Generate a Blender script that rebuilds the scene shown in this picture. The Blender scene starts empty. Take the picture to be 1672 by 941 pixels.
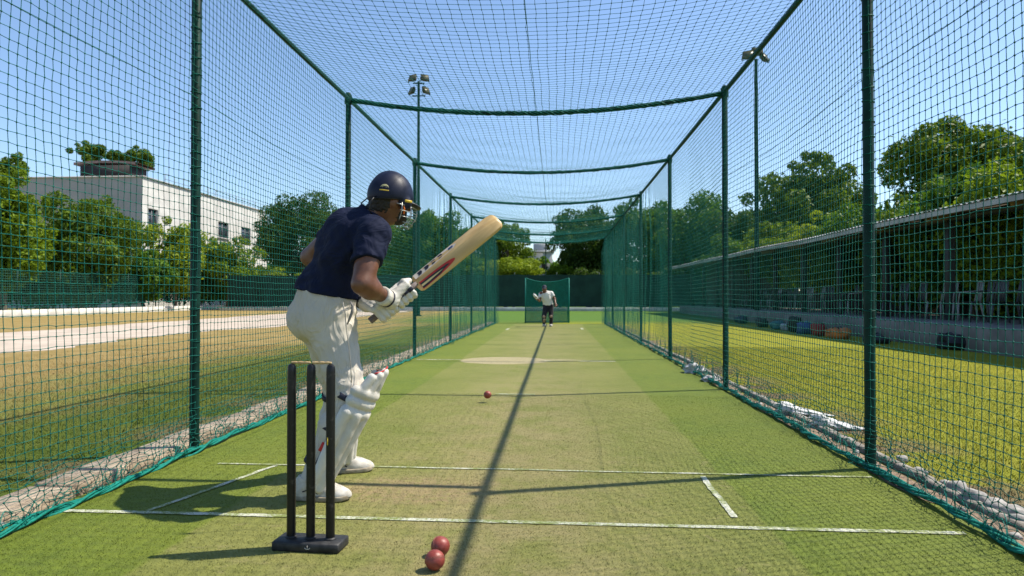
import bpy, math, random
import numpy as np
from mathutils import Vector, Matrix, Quaternion

SC = bpy.context.scene
COL = SC.collection
rng = np.random.default_rng(7)
random.seed(7)
R = math.radians

# ------------------------------------------------------------------ camera
CAM = np.array([0.0, 0.0, 1.0])
YAW, PITCH, F = R(3.71), R(0.738), 1125.0
c_r = np.array([math.cos(YAW), math.sin(YAW), 0.0])
c_f = np.array([-math.sin(YAW) * math.cos(PITCH), math.cos(YAW) * math.cos(PITCH), math.sin(PITCH)])
c_u = np.cross(c_r, c_f)


def ray(px, py):
    return c_f + c_r * ((px - 836) / F) - c_u * ((py - 470.5) / F)


def PX(px, py, d):
    """world point seen at a photo pixel at depth d metres"""
    return CAM + ray(px, py) * d


def GP(px, d, z=0.0):
    """world point under a photo column at depth d, at height z"""
    p = PX(px, 470.5, d)
    p[2] = z
    return p


cd = bpy.data.cameras.new('camera')
cam = bpy.data.objects.new('camera', cd)
COL.objects.link(cam)
cam.location = CAM
cam.rotation_euler = (R(90) + PITCH, 0, YAW)
cd.sensor_width = 36
cd.lens = F / 1672 * 36
cd.clip_start = 0.05
cd.clip_end = 3000
cd.dof.use_dof = True
cd.dof.focus_distance = 4.2
cd.dof.aperture_fstop = 4.0
SC.camera = cam

# ------------------------------------------------------------------ light
SUN = Vector((0.68, 0.20, 1.0)).normalized()
sl = bpy.data.lights.new('sun', 'SUN')
sl.energy = 5.0
sl.angle = R(0.53)
sl.color = (1.0, 0.93, 0.80)
so = bpy.data.objects.new('sun', sl)
COL.objects.link(so)
so.rotation_mode = 'QUATERNION'
so.rotation_quaternion = SUN.to_track_quat('Z', 'Y')
so.location = (20, 10, 30)
W = bpy.data.worlds.new('World')
SC.world = W
W.use_nodes = True
wn = W.node_tree
bg = wn.nodes['Background']
sky = wn.nodes.new('ShaderNodeTexSky')
sky.sky_type = 'NISHITA'
sky.sun_disc = False
sky.sun_elevation = math.asin(SUN.z)
sky.sun_rotation = math.atan2(SUN.x, SUN.y)
sky.air_density = 1.0
sky.dust_density = 0.4
sky.ozone_density = 4.0
sky.altitude = 50
tint = wn.nodes.new('ShaderNodeMix')
tint.data_type = 'RGBA'; tint.blend_type = 'MULTIPLY'
tint.inputs[0].default_value = 1.0
tint.inputs[7].default_value = (1.26, 1.25, 1.24, 1)
wn.links.new(sky.outputs[0], tint.inputs[6])
wn.links.new(tint.outputs[2], bg.inputs[0])
bg.inputs[1].default_value = 0.112
SC.view_settings.view_transform = 'Standard'
SC.view_settings.look = 'None'
SC.view_settings.exposure = 0.58
SC.view_settings.gamma = 1.0
SC.view_settings.use_curve_mapping = False

# ------------------------------------------------------------------ materials


class NT:
    def __init__(s, name):
        s.m = bpy.data.materials.new(name)
        s.m.use_nodes = True
        s.t = s.m.node_tree
        s.b = s.t.nodes['Principled BSDF']
        s.geo = s.n('ShaderNodeNewGeometry')
        s.pos = s.geo.outputs['Position']

    def n(s, kind, **kw):
        x = s.t.nodes.new(kind)
        for k, v in kw.items():
            setattr(x, k, v)
        return x

    def put(s, inp, v):
        if isinstance(v, bpy.types.NodeSocket):
            s.t.links.new(v, inp)
        elif isinstance(v, (tuple, list)) and len(v) == 3 and inp.type == 'RGBA':
            inp.default_value = (*v, 1)
        else:
            inp.default_value = v

    def math(s, op, a, b=0.0, c=0.0, clamp=False):
        x = s.n('ShaderNodeMath', operation=op)
        x.use_clamp = clamp
        s.put(x.inputs[0], a); s.put(x.inputs[1], b); s.put(x.inputs[2], c)
        return x.outputs[0]

    def mix(s, f, a, b, blend='MIX'):
        x = s.n('ShaderNodeMix', data_type='RGBA', blend_type=blend)
        s.put(x.inputs[0], f); s.put(x.inputs[6], a); s.put(x.inputs[7], b)
        return x.outputs[2]

    def scaled(s, v, sc):
        x = s.n('ShaderNodeVectorMath', operation='MULTIPLY')
        s.put(x.inputs[0], v); x.inputs[1].default_value = sc
        return x.outputs[0]

    def noise(s, scale, detail=3, rough=0.55, vec=None, dist=0.0):
        x = s.n('ShaderNodeTexNoise')
        x.inputs['Scale'].default_value = scale
        x.inputs['Detail'].default_value = detail
        x.inputs['Roughness'].default_value = rough
        x.inputs['Distortion'].default_value = dist
        s.t.links.new(vec if vec is not None else s.pos, x.inputs['Vector'])
        return x.outputs[0]

    def step(s, v, lo, hi):
        x = s.n('ShaderNodeMapRange', interpolation_type='SMOOTHSTEP')
        s.put(x.inputs[0], v); s.put(x.inputs[1], lo); s.put(x.inputs[2], hi)
        return x.outputs[0]

    def xyz(s):
        x = s.n('ShaderNodeSeparateXYZ')
        s.t.links.new(s.pos, x.inputs[0])
        return x.outputs

    def bump(s, h, dist=0.01, strength=1.0, prev=None):
        x = s.n('ShaderNodeBump')
        x.inputs['Strength'].default_value = strength
        x.inputs['Distance'].default_value = dist
        s.put(x.inputs['Height'], h)
        if prev is not None:
            s.t.links.new(prev, x.inputs['Normal'])
        return x.outputs[0]

    def done(s, col, rough=0.6, nrm=None, metal=0.0, spec=0.5):
        s.put(s.b.inputs['Base Color'], col)
        s.put(s.b.inputs['Roughness'], rough)
        s.b.inputs['Metallic'].default_value = metal
        s.b.inputs['Specular IOR Level'].default_value = spec
        if nrm is not None:
            s.t.links.new(nrm, s.b.inputs['Normal'])
        return s.m


def mat(name, c1, c2=None, scale=8, rough=0.6, bscale=None, bdist=0.002, bstr=0.6, metal=0.0, spec=0.4, lo=0.35, hi=0.65, detail=4):
    """plain surface: two tones mixed by noise, optional bump"""
    n = NT(name)
    c = c1
    if c2 is not None:
        c = n.mix(n.step(n.noise(scale, detail), lo, hi), c1, c2)
    nr = None
    if bscale:
        nr = n.bump(n.noise(bscale, 4), bdist, bstr)
    return n.done(c, rough, nr, metal, spec)


def leaf_mat(name, dark, light, scale=0.6):
    n = NT(name)
    k = n.math('ADD', n.math('MULTIPLY', n.geo.outputs['Random Per Island'], 0.65),
               n.math('MULTIPLY', n.step(n.noise(scale, 3), 0.3, 0.7), 0.35))
    c = n.mix(k, dark, light)
    n.done(c, 0.5, None, 0, 0.15)
    tr = n.n('ShaderNodeBsdfTranslucent')
    n.t.links.new(n.mix(0.5, c, (light[0] * 1.5, light[1] * 1.5, light[2] * .6)), tr.inputs[0])
    ms = n.n('ShaderNodeMixShader')
    ms.inputs[0].default_value = 0.33
    n.t.links.new(n.b.outputs[0], ms.inputs[1])
    n.t.links.new(tr.outputs[0], ms.inputs[2])
    n.t.links.new(ms.outputs[0], n.t.nodes['Material Output'].inputs[0])
    return n.m


def make_turf():
    n = NT('artificial_turf')
    X, Y, Z = n.xyz()
    wob = n.math('MULTIPLY', n.math('SUBTRACT', n.noise(2.2, 4), 0.5), 0.09)
    xx = n.math('ADD', X, wob)
    strip = n.math('MULTIPLY', n.step(xx, -1.545, -1.50), n.math('SUBTRACT', 1.0, n.step(xx, 0.885, 0.925)))
    fine = n.noise(260, 3, 0.7)
    mid = n.noise(9, 4, 0.6)
    big = n.noise(0.9, 4, 0.55)
    side = n.mix(n.step(mid, 0.3, 0.7), (0.108, 0.168, 0.010), (0.160, 0.224, 0.014))
    side = n.mix(n.step(big, 0.35, 0.7), side, (0.182, 0.226, 0.018))
    # centre strip: faded, browner towards the camera and along the bowling line
    base = n.mix(n.step(big, 0.3, 0.68), (0.168, 0.204, 0.026), (0.258, 0.266, 0.060))
    dx = n.math('DIVIDE', n.math('ADD', X, 0.30), 0.80)
    line = n.math('POWER', 2.718, n.math('MULTIPLY', n.math('MULTIPLY', dx, dx), -1.0))
    near = n.math('SUBTRACT', 1.0, n.step(Y, 5.0, 9.5))
    wear = n.math('MULTIPLY', line, n.math('ADD', 0.42, n.math('MULTIPLY', near, 0.34)))
    wear = n.math('MULTIPLY', wear, n.math('ADD', 0.35, n.step(n.noise(3.2, 6, 0.65), 0.3, 0.62)), clamp=True)
    base = n.mix(wear, base, (0.375, 0.305, 0.140))
    # scuffed batting crease

    def blot(cx, cy, rx, ry, lo, hi, nscale, namp):
        a = n.math('DIVIDE', n.math('SUBTRACT', X, cx), rx)
        b = n.math('DIVIDE', n.math('SUBTRACT', Y, cy), ry)
        q = n.math('SQRT', n.math('ADD', n.math('MULTIPLY', a, a), n.math('MULTIPLY', b, b)))
        q = n.math('ADD', q, n.math('MULTIPLY', n.math('SUBTRACT', n.noise(nscale, 5, 0.6), 0.5), namp))
        return n.math('SUBTRACT', 1.0, n.step(q, lo, hi))
    sc1 = n.math('MULTIPLY', blot(-0.72, 3.50, 0.62, 0.36, 0.25, 1.05, 7, 0.9), 0.95)
    sc1 = n.math('MULTIPLY', sc1, n.math('ADD', 0.4, n.step(n.noise(26, 4, 0.7), 0.38, 0.60)), clamp=True)
    base = n.mix(sc1, base, (0.400, 0.285, 0.155))
    sc2 = n.math('MULTIPLY', blot(-0.82, 10.7, 0.70, 0.62, 0.93, 1.0, 1.6, 0.25), 1.0)
    sc3 = n.math('MULTIPLY', blot(-0.1, 10.8, 0.8, 0.35, 0.2, 1.0, 2.5, 0.9), 0.6)
    base = n.mix(n.math('MAXIMUM', sc2, sc3), base, (0.54, 0.44, 0.27))
    col = n.mix(strip, side, base)
    # faint wrinkle ribs running aslant over the right half of the mat
    ph = n.math('ADD', n.math('MULTIPLY', X, 61.0), n.math('MULTIPLY', Y, 41.0))
    ph = n.math('ADD', ph, n.math('MULTIPLY', n.noise(1.6, 3), 7.0))
    rib = n.step(n.math('SINE', ph), 0.45, 1.0)
    rib = n.math('MULTIPLY', rib, n.math('MULTIPLY', n.step(X, -0.25, 0.6), n.math('SUBTRACT', 1.0, n.step(Y, 5.5, 11.0))))
    rib = n.math('MULTIPLY', rib, n.step(n.noise(11, 3), 0.36, 0.56))
    col = n.mix(n.math('MULTIPLY', rib, 0.42), col, (0.075, 0.105, 0.010))
    # dark tufts, scuffs and footmarks near the crease
    foot = n.math('MULTIPLY', n.step(n.noise(6.5, 3, 0.5, n.scaled(n.pos, (1.0, 1.7, 1.0)), 1.2), 0.60, 0.68), n.math('SUBTRACT', 1.0, n.step(Y, 4.5, 8.0)))
    col = n.mix(n.math('MULTIPLY', foot, n.math('MULTIPLY', strip, 0.35)), col, (0.40, 0.315, 0.165))
    # crossways scuffs and dark creases of the old mat
    cr = n.noise(5.0, 6, 0.7, n.scaled(n.pos, (1.0, 3.2, 1.0)), 0.6)
    col = n.mix(n.math('MULTIPLY', n.math('SUBTRACT', 1.0, n.step(n.math('ABSOLUTE', n.math('SUBTRACT', cr, 0.5)), 0.0, 0.035)), 0.30), col, (0.085, 0.09, 0.03))
    col = n.mix(n.math('MULTIPLY', n.step(fine, 0.30, 0.75), 0.55), n.mix(0.45, col, (0.05, 0.065, 0.012)), n.mix(0.22, col, (0.44, 0.46, 0.085)))
    h = n.math('ADD', n.math('MULTIPLY', fine, 0.6), n.math('MULTIPLY', n.noise(60, 3), 0.5))
    h = n.math('ADD', h, n.math('MULTIPLY', mid, 1.2))
    nr = n.bump(h, 0.008, 0.9)
    return n.done(col, 0.75, nr, 0, 0.25)


def make_ground():
    n = NT('field_grass')
    X, Y, Z = n.xyz()
    big = n.noise(0.16, 5, 0.6)
    mid = n.noise(1.3, 5, 0.62)
    fine = n.noise(45, 4, 0.7, n.scaled(n.pos, (1, 1, 1)))
    green = n.mix(n.step(mid, 0.3, 0.7), (0.100, 0.165, 0.012), (0.185, 0.220, 0.026))
    dry = n.mix(n.step(mid, 0.3, 0.72), (0.37, 0.255, 0.080), (0.50, 0.355, 0.145))
    # left outfield dries out away from the cage
    dd = n.math('SUBTRACT', n.math('MULTIPLY', n.math('ADD', X, 4.2), -0.62), n.math('MULTIPLY', n.math('SUBTRACT', mid, 0.5), 3.2))
    dd = n.math('ADD', dd, n.math('MULTIPLY', n.math('SUBTRACT', big, 0.5), 3.0))
    dryk = n.step(dd, -0.4, 1.5)
    dryk = n.math('MULTIPLY', dryk, n.math('SUBTRACT', 1.0, n.math('MULTIPLY', n.step(X, -22.0, -30.0), 0.3)))
    left = n.mix(dryk, green, dry)
    right = n.mix(n.step(mid, 0.3, 0.7), (0.300, 0.318, 0.012), (0.415, 0.392, 0.020))
    right = n.mix(n.step(big, 0.42, 0.7), right, (0.31, 0.34, 0.018))
    col = n.mix(n.step(X, -0.5, 0.5), left, right)
    far = n.step(Y, 24.0, 30.0)
    col = n.mix(n.math('MULTIPLY', far, n.step(X, -9.0, -4.0)), col, n.mix(mid, (0.075, 0.185, 0.022), (0.125, 0.245, 0.03)))
    soil = n.math('MULTIPLY', n.math('SUBTRACT', 1.0, n.step(n.math('ABSOLUTE', n.math('ADD', X, 0.25)), 2.35, 3.1)), n.math('MULTIPLY', n.step(mid, 0.44, 0.55), n.math('SUBTRACT', 1.0, n.step(Y, 24.0, 25.0))))
    col = n.mix(soil, col, (0.26, 0.185, 0.115))
    col = n.mix(n.math('MULTIPLY', n.step(fine, 0.3, 0.72), 0.6), n.mix(0.5, col, (0.05, 0.055, 0.015)), col)
    h = n.math('ADD', fine, n.math('MULTIPLY', n.noise(9, 4), 1.6))
    return n.done(col, 0.85, n.bump(h, 0.03, 0.9), 0, 0.15)


MT = {}
MT['turf'] = make_turf()
MT['ground'] = make_ground()
MT['path'] = mat('pale_path', (0.50, 0.415, 0.33), (0.40, 0.33, 0.26), 1.2, 0.9, 30, 0.01, 0.5)
MT['concrete'] = mat('rough_concrete', (0.44, 0.42, 0.39), (0.28, 0.26, 0.23), 5, 0.9, 40, 0.012, 0.9)
MT['stone'] = mat('pale_stone', (0.36, 0.34, 0.31), (0.22, 0.205, 0.19), 22, 0.85, 60, 0.006, 0.8)
MT['line'] = None
MT['net'] = mat('green_net_twine', (0.001, 0.080, 0.061), (0.002, 0.120, 0.092), 30, 0.6, spec=0.2)
MT['netdark'] = mat('green_net_hem', (0.001, 0.140, 0.105), (0.003, 0.20, 0.155), 40, 0.6, 120, 0.004, 1.0, spec=.25)
MT['post'] = mat('dark_green_paint', (0.003, 0.034, 0.024), (0.002, 0.020, 0.014), 9, 0.5, 90, 0.001, 0.4, spec=0.15)
MT['black'] = mat('black_stump_paint', (0.005, 0.005, 0.006), (0.035, 0.033, 0.030), 42, 0.40, 120, 0.0008, 0.5, spec=0.4, lo=.58, hi=.72)
MT['blackbase'] = mat('black_stump_base', (0.012, 0.012, 0.013), (0.030, 0.030, 0.031), 30, 0.55, 160, 0.001, 0.7)
MT['tan'] = mat('pale_wood_bail', (0.50, 0.36, 0.18), (0.36, 0.24, 0.11), 60, 0.6)
MT['navy'] = None
MT['skin'] = mat('brown_skin', (0.120, 0.048, 0.025), (0.155, 0.066, 0.036), 18, 0.42, 260, 0.0009, 0.4, spec=0.45)
MT['hair'] = mat('black_hair', (0.010, 0.008, 0.007), (0.022, 0.017, 0.014), 80, 0.6, 220, 0.003, 1)
MT['white'] = mat('white_leather', (0.60, 0.575, 0.52), (0.53, 0.50, 0.44), 12, 0.5, 150, 0.0012, 0.5)
MT['shoe'] = mat('white_shoe', (0.56, 0.53, 0.48), (0.44, 0.40, 0.33), 26, 0.55, 120, 0.001, 0.5)
MT['sole'] = mat('shoe_sole', (0.36, 0.31, 0.23), (0.22, 0.18, 0.12), 30, 0.7)
MT['navystrap'] = mat('navy_strap', (0.010, 0.012, 0.028), (0.022, 0.025, 0.045), 60, 0.7, 200, 0.001, 0.6)
MT['red'] = mat('red_print', (0.50, 0.022, 0.016), (0.42, 0.016, 0.012), 30, 0.45)
MT['blackprint'] = mat('black_print', (0.012, 0.010, 0.012), (0.02, 0.018, 0.018), 40, 0.45)
MT['cream'] = mat('cream_print', (0.62, 0.50, 0.24), (0.55, 0.43, 0.2), 30, 0.5)
MT['sticker'] = mat('pale_sticker', (0.64, 0.58, 0.50), (0.58, 0.52, 0.46), 20, 0.5)
MT['bluepatch'] = mat('blue_print', (0.03, 0.075, 0.19), (0.02, 0.05, 0.13), 30, 0.5)
MT['grip'] = mat('grey_rubber_grip', (0.20, 0.16, 0.15), (0.13, 0.10, 0.09), 60, 0.7, 300, 0.002, 0.8)
MT['helmet'] = mat('navy_helmet_shell', (0.008, 0.011, 0.029), (0.011, 0.014, 0.033), 20, 0.46, 400, 0.0005, 0.3, spec=0.22)
MT['helmetedge'] = mat('black_helmet_trim', (0.008, 0.008, 0.010), None, rough=0.45)
MT['steel'] = mat('grille_steel', (0.42, 0.42, 0.41), (0.34, 0.34, 0.33), 60, 0.3, metal=0.85)
MT['yellow'] = mat('yellow_badge', (0.72, 0.50, 0.05), (0.6, 0.40, 0.04), 60, 0.4)
MT['orange'] = mat('orange_strap', (0.75, 0.16, 0.02), None, rough=0.5)


def make_line():
    n = NT('worn_white_line')
    k = n.math('ADD', n.math('MULTIPLY', n.noise(75, 5, 0.75), 0.65), n.math('MULTIPLY', n.noise(7, 4), 0.5))
    c = n.mix(n.step(k, 0.46, 0.66), (0.60, 0.60, 0.50), (0.20, 0.24, 0.06))
    return n.done(c, 0.8, n.bump(n.noise(240, 3), 0.006, 0.9))


def make_cloth(name, c1, c2, rough, fold=(1.0, 1.0, 2.2), amp=0.012, sheen=0.15, scale=7.0):
    n = NT(name)
    w = n.noise(scale, 2, 0.5, n.scaled(n.pos, fold), 1.4)
    w2 = n.noise(scale * 2.6, 2, 0.5, n.scaled(n.pos, fold), 0.8)
    k = n.math('SUBTRACT', 1.0, n.math('MULTIPLY', n.math('ABSOLUTE', n.math('SUBTRACT', w, 0.5)), 3.0))
    h = n.math('ADD', k, n.math('MULTIPLY', w2, 0.35))
    nr = n.bump(h, amp, 0.75)
    nr = n.bump(n.noise(700, 2), 0.0006, 0.4, nr)
    c = n.mix(n.step(n.noise(5, 4), 0.35, 0.65), c1, c2)
    n.b.inputs['Sheen Weight'].default_value = sheen
    return n.done(c, rough, nr, 0, 0.15)


def make_wood():
    n = NT('willow_wood')
    X = n.n('ShaderNodeTexCoord').outputs['Object']
    g = n.noise(34, 5, 0.6, n.scaled(X, (0.07, 1.0, 1.0)), 0.4)
    c = n.mix(n.step(g, 0.35, 0.65), (0.60, 0.415, 0.185), (0.50, 0.325, 0.130))
    c = n.mix(n.math('MULTIPLY', n.step(n.noise(9, 5, 0.7), 0.5, 0.8), 0.5), c, (0.42, 0.27, 0.11))
    return n.done(c, 0.42, n.bump(g, 0.0006, 0.5), 0, 0.45)


def make_ball():
    n = NT('red_ball_leather')
    c = n.mix(n.step(n.noise(24, 5, 0.65), 0.35, 0.66), (0.195, 0.028, 0.020), (0.30, 0.060, 0.042))
    c = n.mix(n.math('MULTIPLY', n.step(n.noise(60, 5, 0.7), 0.55, 0.75), 0.55), c, (0.42, 0.18, 0.13))
    return n.done(c, n.math('ADD', 0.30, n.math('MULTIPLY', n.noise(30, 4), 0.3)), n.bump(n.noise(110, 4), 0.0012, 0.6), 0, 0.5)


MT['line'] = make_line()
MT['navy'] = make_cloth('navy_shirt', (0.0062, 0.0100, 0.0300), (0.0080, 0.0120, 0.0350), 0.8, (1.0, 1.0, 1.3), 0.010, 0.0, 7.0)
MT['trouser'] = make_cloth('cream_trousers', (0.56, 0.515, 0.445), (0.50, 0.455, 0.38), 0.75, (1.3, 1.3, 0.55), 0.011, 0.05, 9.0)
MT['willow'] = make_wood()
MT['ball'] = make_ball()

# ------------------------------------------------------------------ mesh helpers


def np_mesh(name, v, faces, smooth=False):
    """faces: list of (n,k) int arrays"""
    me = bpy.data.meshes.new(name)
    v = np.asarray(v, np.float32)
    faces = [np.asarray(f, np.int32) for f in faces if len(f)]
    me.vertices.add(len(v))
    me.vertices.foreach_set('co', v.ravel())
    tot = [np.full(len(f), f.shape[1], np.int32) for f in faces]
    tot = np.concatenate(tot)
    me.loops.add(int(tot.sum()))
    me.loops.foreach_set('vertex_index', np.concatenate([f.ravel() for f in faces]))
    me.polygons.add(len(tot))
    st = np.concatenate([[0], np.cumsum(tot)[:-1]]).astype(np.int32)
    me.polygons.foreach_set('loop_start', st)
    me.polygons.foreach_set('loop_total', tot)
    if smooth:
        me.polygons.foreach_set('use_smooth', np.ones(len(tot), bool))
    me.update(calc_edges=True)
    return me


def obj(name, me, m, parent=None, loc=None):
    o = bpy.data.objects.new(name, me)
    COL.objects.link(o)
    if m is not None:
        me.materials.append(m)
    if parent is not None:
        o.parent = parent
        if loc is None:           # mesh is in world coordinates: keep it there
            o.matrix_parent_inverse = parent_world(parent).inverted()
    if loc is not None:
        o.location = loc
    return o


def parent_world(p):
    m = Matrix.LocRotScale(p.location, p.rotation_euler, p.scale)
    if p.parent is not None:
        return parent_world(p.parent) @ p.matrix_parent_inverse @ m
    return m


def thing(name, label, cat, loc=(0, 0, 0), group=None, rz=0.0):
    o = bpy.data.objects.new(name, None)
    COL.objects.link(o)
    o.empty_display_size = 0.1
    o.location = loc
    o.rotation_euler = (0, 0, rz)
    return tag(o, label, cat, group)


def tag(o, label=None, cat=None, group=None, kind=None):
    if label: o['label'] = label
    if cat: o['category'] = cat
    if group: o['group'] = group
    if kind: o['kind'] = kind
    return o


def struct(name, me, m):
    return tag(obj(name, me, m), kind='structure')


class MB:
    """collects shapes into one mesh (world or local coordinates)"""

    def __init__(s):
        s.v, s.q, s.t, s.ng, s.n = [], [], [], [], 0

    def add(s, v, q=None, t=None, ng=None):
        v = np.asarray(v, float).reshape(-1, 3)
        if q is not None and len(q): s.q.append(np.asarray(q) + s.n)
        if t is not None and len(t): s.t.append(np.asarray(t) + s.n)
        if ng is not None: s.ng.append(np.asarray(ng)[None, :] + s.n)
        s.v.append(v)
        s.n += len(v)
        return s

    def box(s, c, size, rot=None, bev=0.0):
        """box centred at c; bevelled on every edge when bev > 0"""
        h = np.asarray(size, float) / 2
        if bev <= 0:
            v = np.array([[x, y, z] for x in (-1, 1) for y in (-1, 1) for z in (-1, 1)]) * h
            q = [[0, 1, 3, 2], [4, 6, 7, 5], [0, 4, 5, 1], [2, 3, 7, 6], [0, 2, 6, 4], [1, 5, 7, 3]]
            t = None
        else:
            b = min(bev, h.min() * .9)
            vs, idx = [], {}
            for sx in (-1, 1):
                for sy in (-1, 1):
                    for sz in (-1, 1):
                        for ax in range(3):
                            p = np.array([sx, sy, sz]) * (h - b)
                            p[ax] = (sx, sy, sz)[ax] * h[ax]
                            idx[(sx, sy, sz, ax)] = len(vs)
                            vs.append(p)
            v = np.array(vs)
            q, t = [], []
            cyc = [(-1, -1), (1, -1), (1, 1), (-1, 1)]
            for ax in range(3):
                o1, o2 = (ax + 1) % 3, (ax + 2) % 3
                for sg in (-1, 1):
                    f = []
                    for a, b_ in cyc:
                        k = [0, 0, 0]; k[ax] = sg; k[o1] = a; k[o2] = b_
                        f.append(idx[(*k, ax)])
                    q.append(f if sg > 0 else f[::-1])
            for ax in range(3):          # edges along ax
                o1, o2 = (ax + 1) % 3, (ax + 2) % 3
                for a in (-1, 1):
                    for b_ in (-1, 1):
                        def kk(sg, w):
                            k = [0, 0, 0]; k[ax] = sg; k[o1] = a; k[o2] = b_
                            return idx[(*k, w)]
                        f = [kk(-1, o1), kk(1, o1), kk(1, o2), kk(-1, o2)]
                        q.append(f if a * b_ < 0 else f[::-1])
            for sx in (-1, 1):
                for sy in (-1, 1):
                    for sz in (-1, 1):
                        f = [idx[(sx, sy, sz, a)] for a in range(3)]
                        t.append(f if sx * sy * sz > 0 else f[::-1])
        if rot is not None:
            v = v @ np.asarray(rot).T
        return s.add(v + np.asarray(c, float), q, t)

    def tube(s, pts, r, n=8, cap=True):
        pts = np.asarray(pts, float)
        m = len(pts)
        r = np.full(m, r, float) if np.isscalar(r) else np.asarray(r, float)
        tg = np.gradient(pts, axis=0)
        tg /= np.linalg.norm(tg, axis=1)[:, None] + 1e-12
        up = np.array([0, 0, 1.0]) if abs(tg[0][2]) < .9 else np.array([1.0, 0, 0])
        a = np.cross(tg[0], up); a /= np.linalg.norm(a)
        vs = []
        ang = np.arange(n) * 2 * math.pi / n
        for i in range(m):
            a = a - tg[i] * a.dot(tg[i]); a /= np.linalg.norm(a)
            b = np.cross(tg[i], a)
            vs.append(pts[i] + r[i] * (np.cos(ang)[:, None] * a + np.sin(ang)[:, None] * b))
        v = np.concatenate(vs)
        q = []
        for i in range(m - 1):
            for j in range(n):
                k = (j + 1) % n
                q.append([i * n + j, i * n + k, (i + 1) * n + k, (i + 1) * n + j])
        s.add(v, q)
        if cap:
            base = s.n - len(v)
            s.ng.append(np.arange(n)[::-1][None, :] + base)
            s.ng.append((np.arange(n) + (m - 1) * n)[None, :] + base)
        return s

    def lathe(s, prof, c=(0, 0, 0), n=24, rot=None):
        """profile [(r, z)...] turned about z"""
        ang = np.arange(n) * 2 * math.pi / n
        v = np.concatenate([np.stack([r * np.cos(ang), r * np.sin(ang), np.full(n, z)], 1) for r, z in prof])
        q = []
        for i in range(len(prof) - 1):
            for j in range(n):
                k = (j + 1) % n
                q.append([i * n + j, i * n + k, (i + 1) * n + k, (i + 1) * n + j])
        if rot is not None:
            v = v @ np.asarray(rot).T
        s.add(v + np.asarray(c, float), q)
        base = s.n - len(v)
        s.ng.append(np.arange(n)[::-1][None, :] + base)
        s.ng.append((np.arange(n) + (len(prof) - 1) * n)[None, :] + base)
        return s

    def grid(s, P):
        """P (m,n,3) sheet"""
        m, n = P.shape[:2]
        i = np.arange(m * n).reshape(m, n)
        q = np.stack([i[:-1, :-1], i[1:, :-1], i[1:, 1:], i[:-1, 1:]], -1).reshape(-1, 4)
        return s.add(P.reshape(-1, 3), q)

    def mesh(s, name, smooth=False):
        fs = []
        if s.q: fs.append(np.concatenate(s.q))
        if s.t: fs.append(np.concatenate(s.t))
        fs += s.ng
        return np_mesh(name, np.concatenate(s.v), fs, smooth)

    def build(s, name, m, parent=None, smooth=False, loc=None):
        me = s.mesh(name, smooth)
        if smooth == 'auto':
            sharp_by_angle(me)
        return obj(name, me, m, parent, loc)


def sharp_by_angle(me, deg=35):
    me.set_sharp_from_angle(angle=R(deg))


# ------------------------------------------------------------------ implicit surfaces (bodies, clothes, gloves, pads)


class Field:
    def __init__(s, lo, hi, vs):
        s.lo = np.asarray(lo, float); s.vs = vs
        n = np.ceil((np.asarray(hi) - s.lo) / vs).astype(int) + 1
        ax = [(s.lo[i] + vs * np.arange(n[i])).astype(np.float32) for i in range(3)]
        s.x, s.y, s.z = ax[0][:, None, None], ax[1][None, :, None], ax[2][None, None, :]
        s.shape = tuple(n)

    def caps(s, a, b, ra, rb=None):
        rb = ra if rb is None else rb
        a = np.asarray(a, float); b = np.asarray(b, float); d = b - a
        L = max(float(d @ d), 1e-9)
        px, py, pz = s.x - np.float32(a[0]), s.y - np.float32(a[1]), s.z - np.float32(a[2])
        t = np.clip((px * d[0] + py * d[1] + pz * d[2]) / L, 0, 1).astype(np.float32)
        return np.sqrt((px - t * d[0]) ** 2 + (py - t * d[1]) ** 2 + (pz - t * d[2]) ** 2) - (ra + (rb - ra) * t)

    def ell(s, c, rad, ax=None):
        c = np.asarray(c, float)
        p = [s.x - np.float32(c[0]), s.y - np.float32(c[1]), s.z - np.float32(c[2])]
        ax = np.eye(3) if ax is None else np.asarray(ax)
        q = [p[0] * a[0] + p[1] * a[1] + p[2] * a[2] for a in ax]
        k0 = np.sqrt(sum((q[i] / rad[i]) ** 2 for i in range(3)))
        k1 = np.sqrt(sum((q[i] / rad[i] ** 2) ** 2 for i in range(3))) + 1e-6
        return (k0 * (k0 - 1) / k1).astype(np.float32)

    def plane(s, c, n):
        """negative on the side n points away from"""
        n = np.asarray(n, float) / np.linalg.norm(n)
        return (s.x - c[0]) * n[0] + (s.y - c[1]) * n[1] + (s.z - c[2]) * n[2]


def smin(a, b, k):
    if k <= 0: return np.minimum(a, b)
    h = np.maximum(k - np.abs(a - b), 0) / k
    return np.minimum(a, b) - h * h * k * 0.25


def smax(a, b, k):
    return -smin(-a, -b, k)


def blend(fs, k):
    r = fs[0]
    for f in fs[1:]:
        r = smin(r, f, k)
    return r


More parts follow.
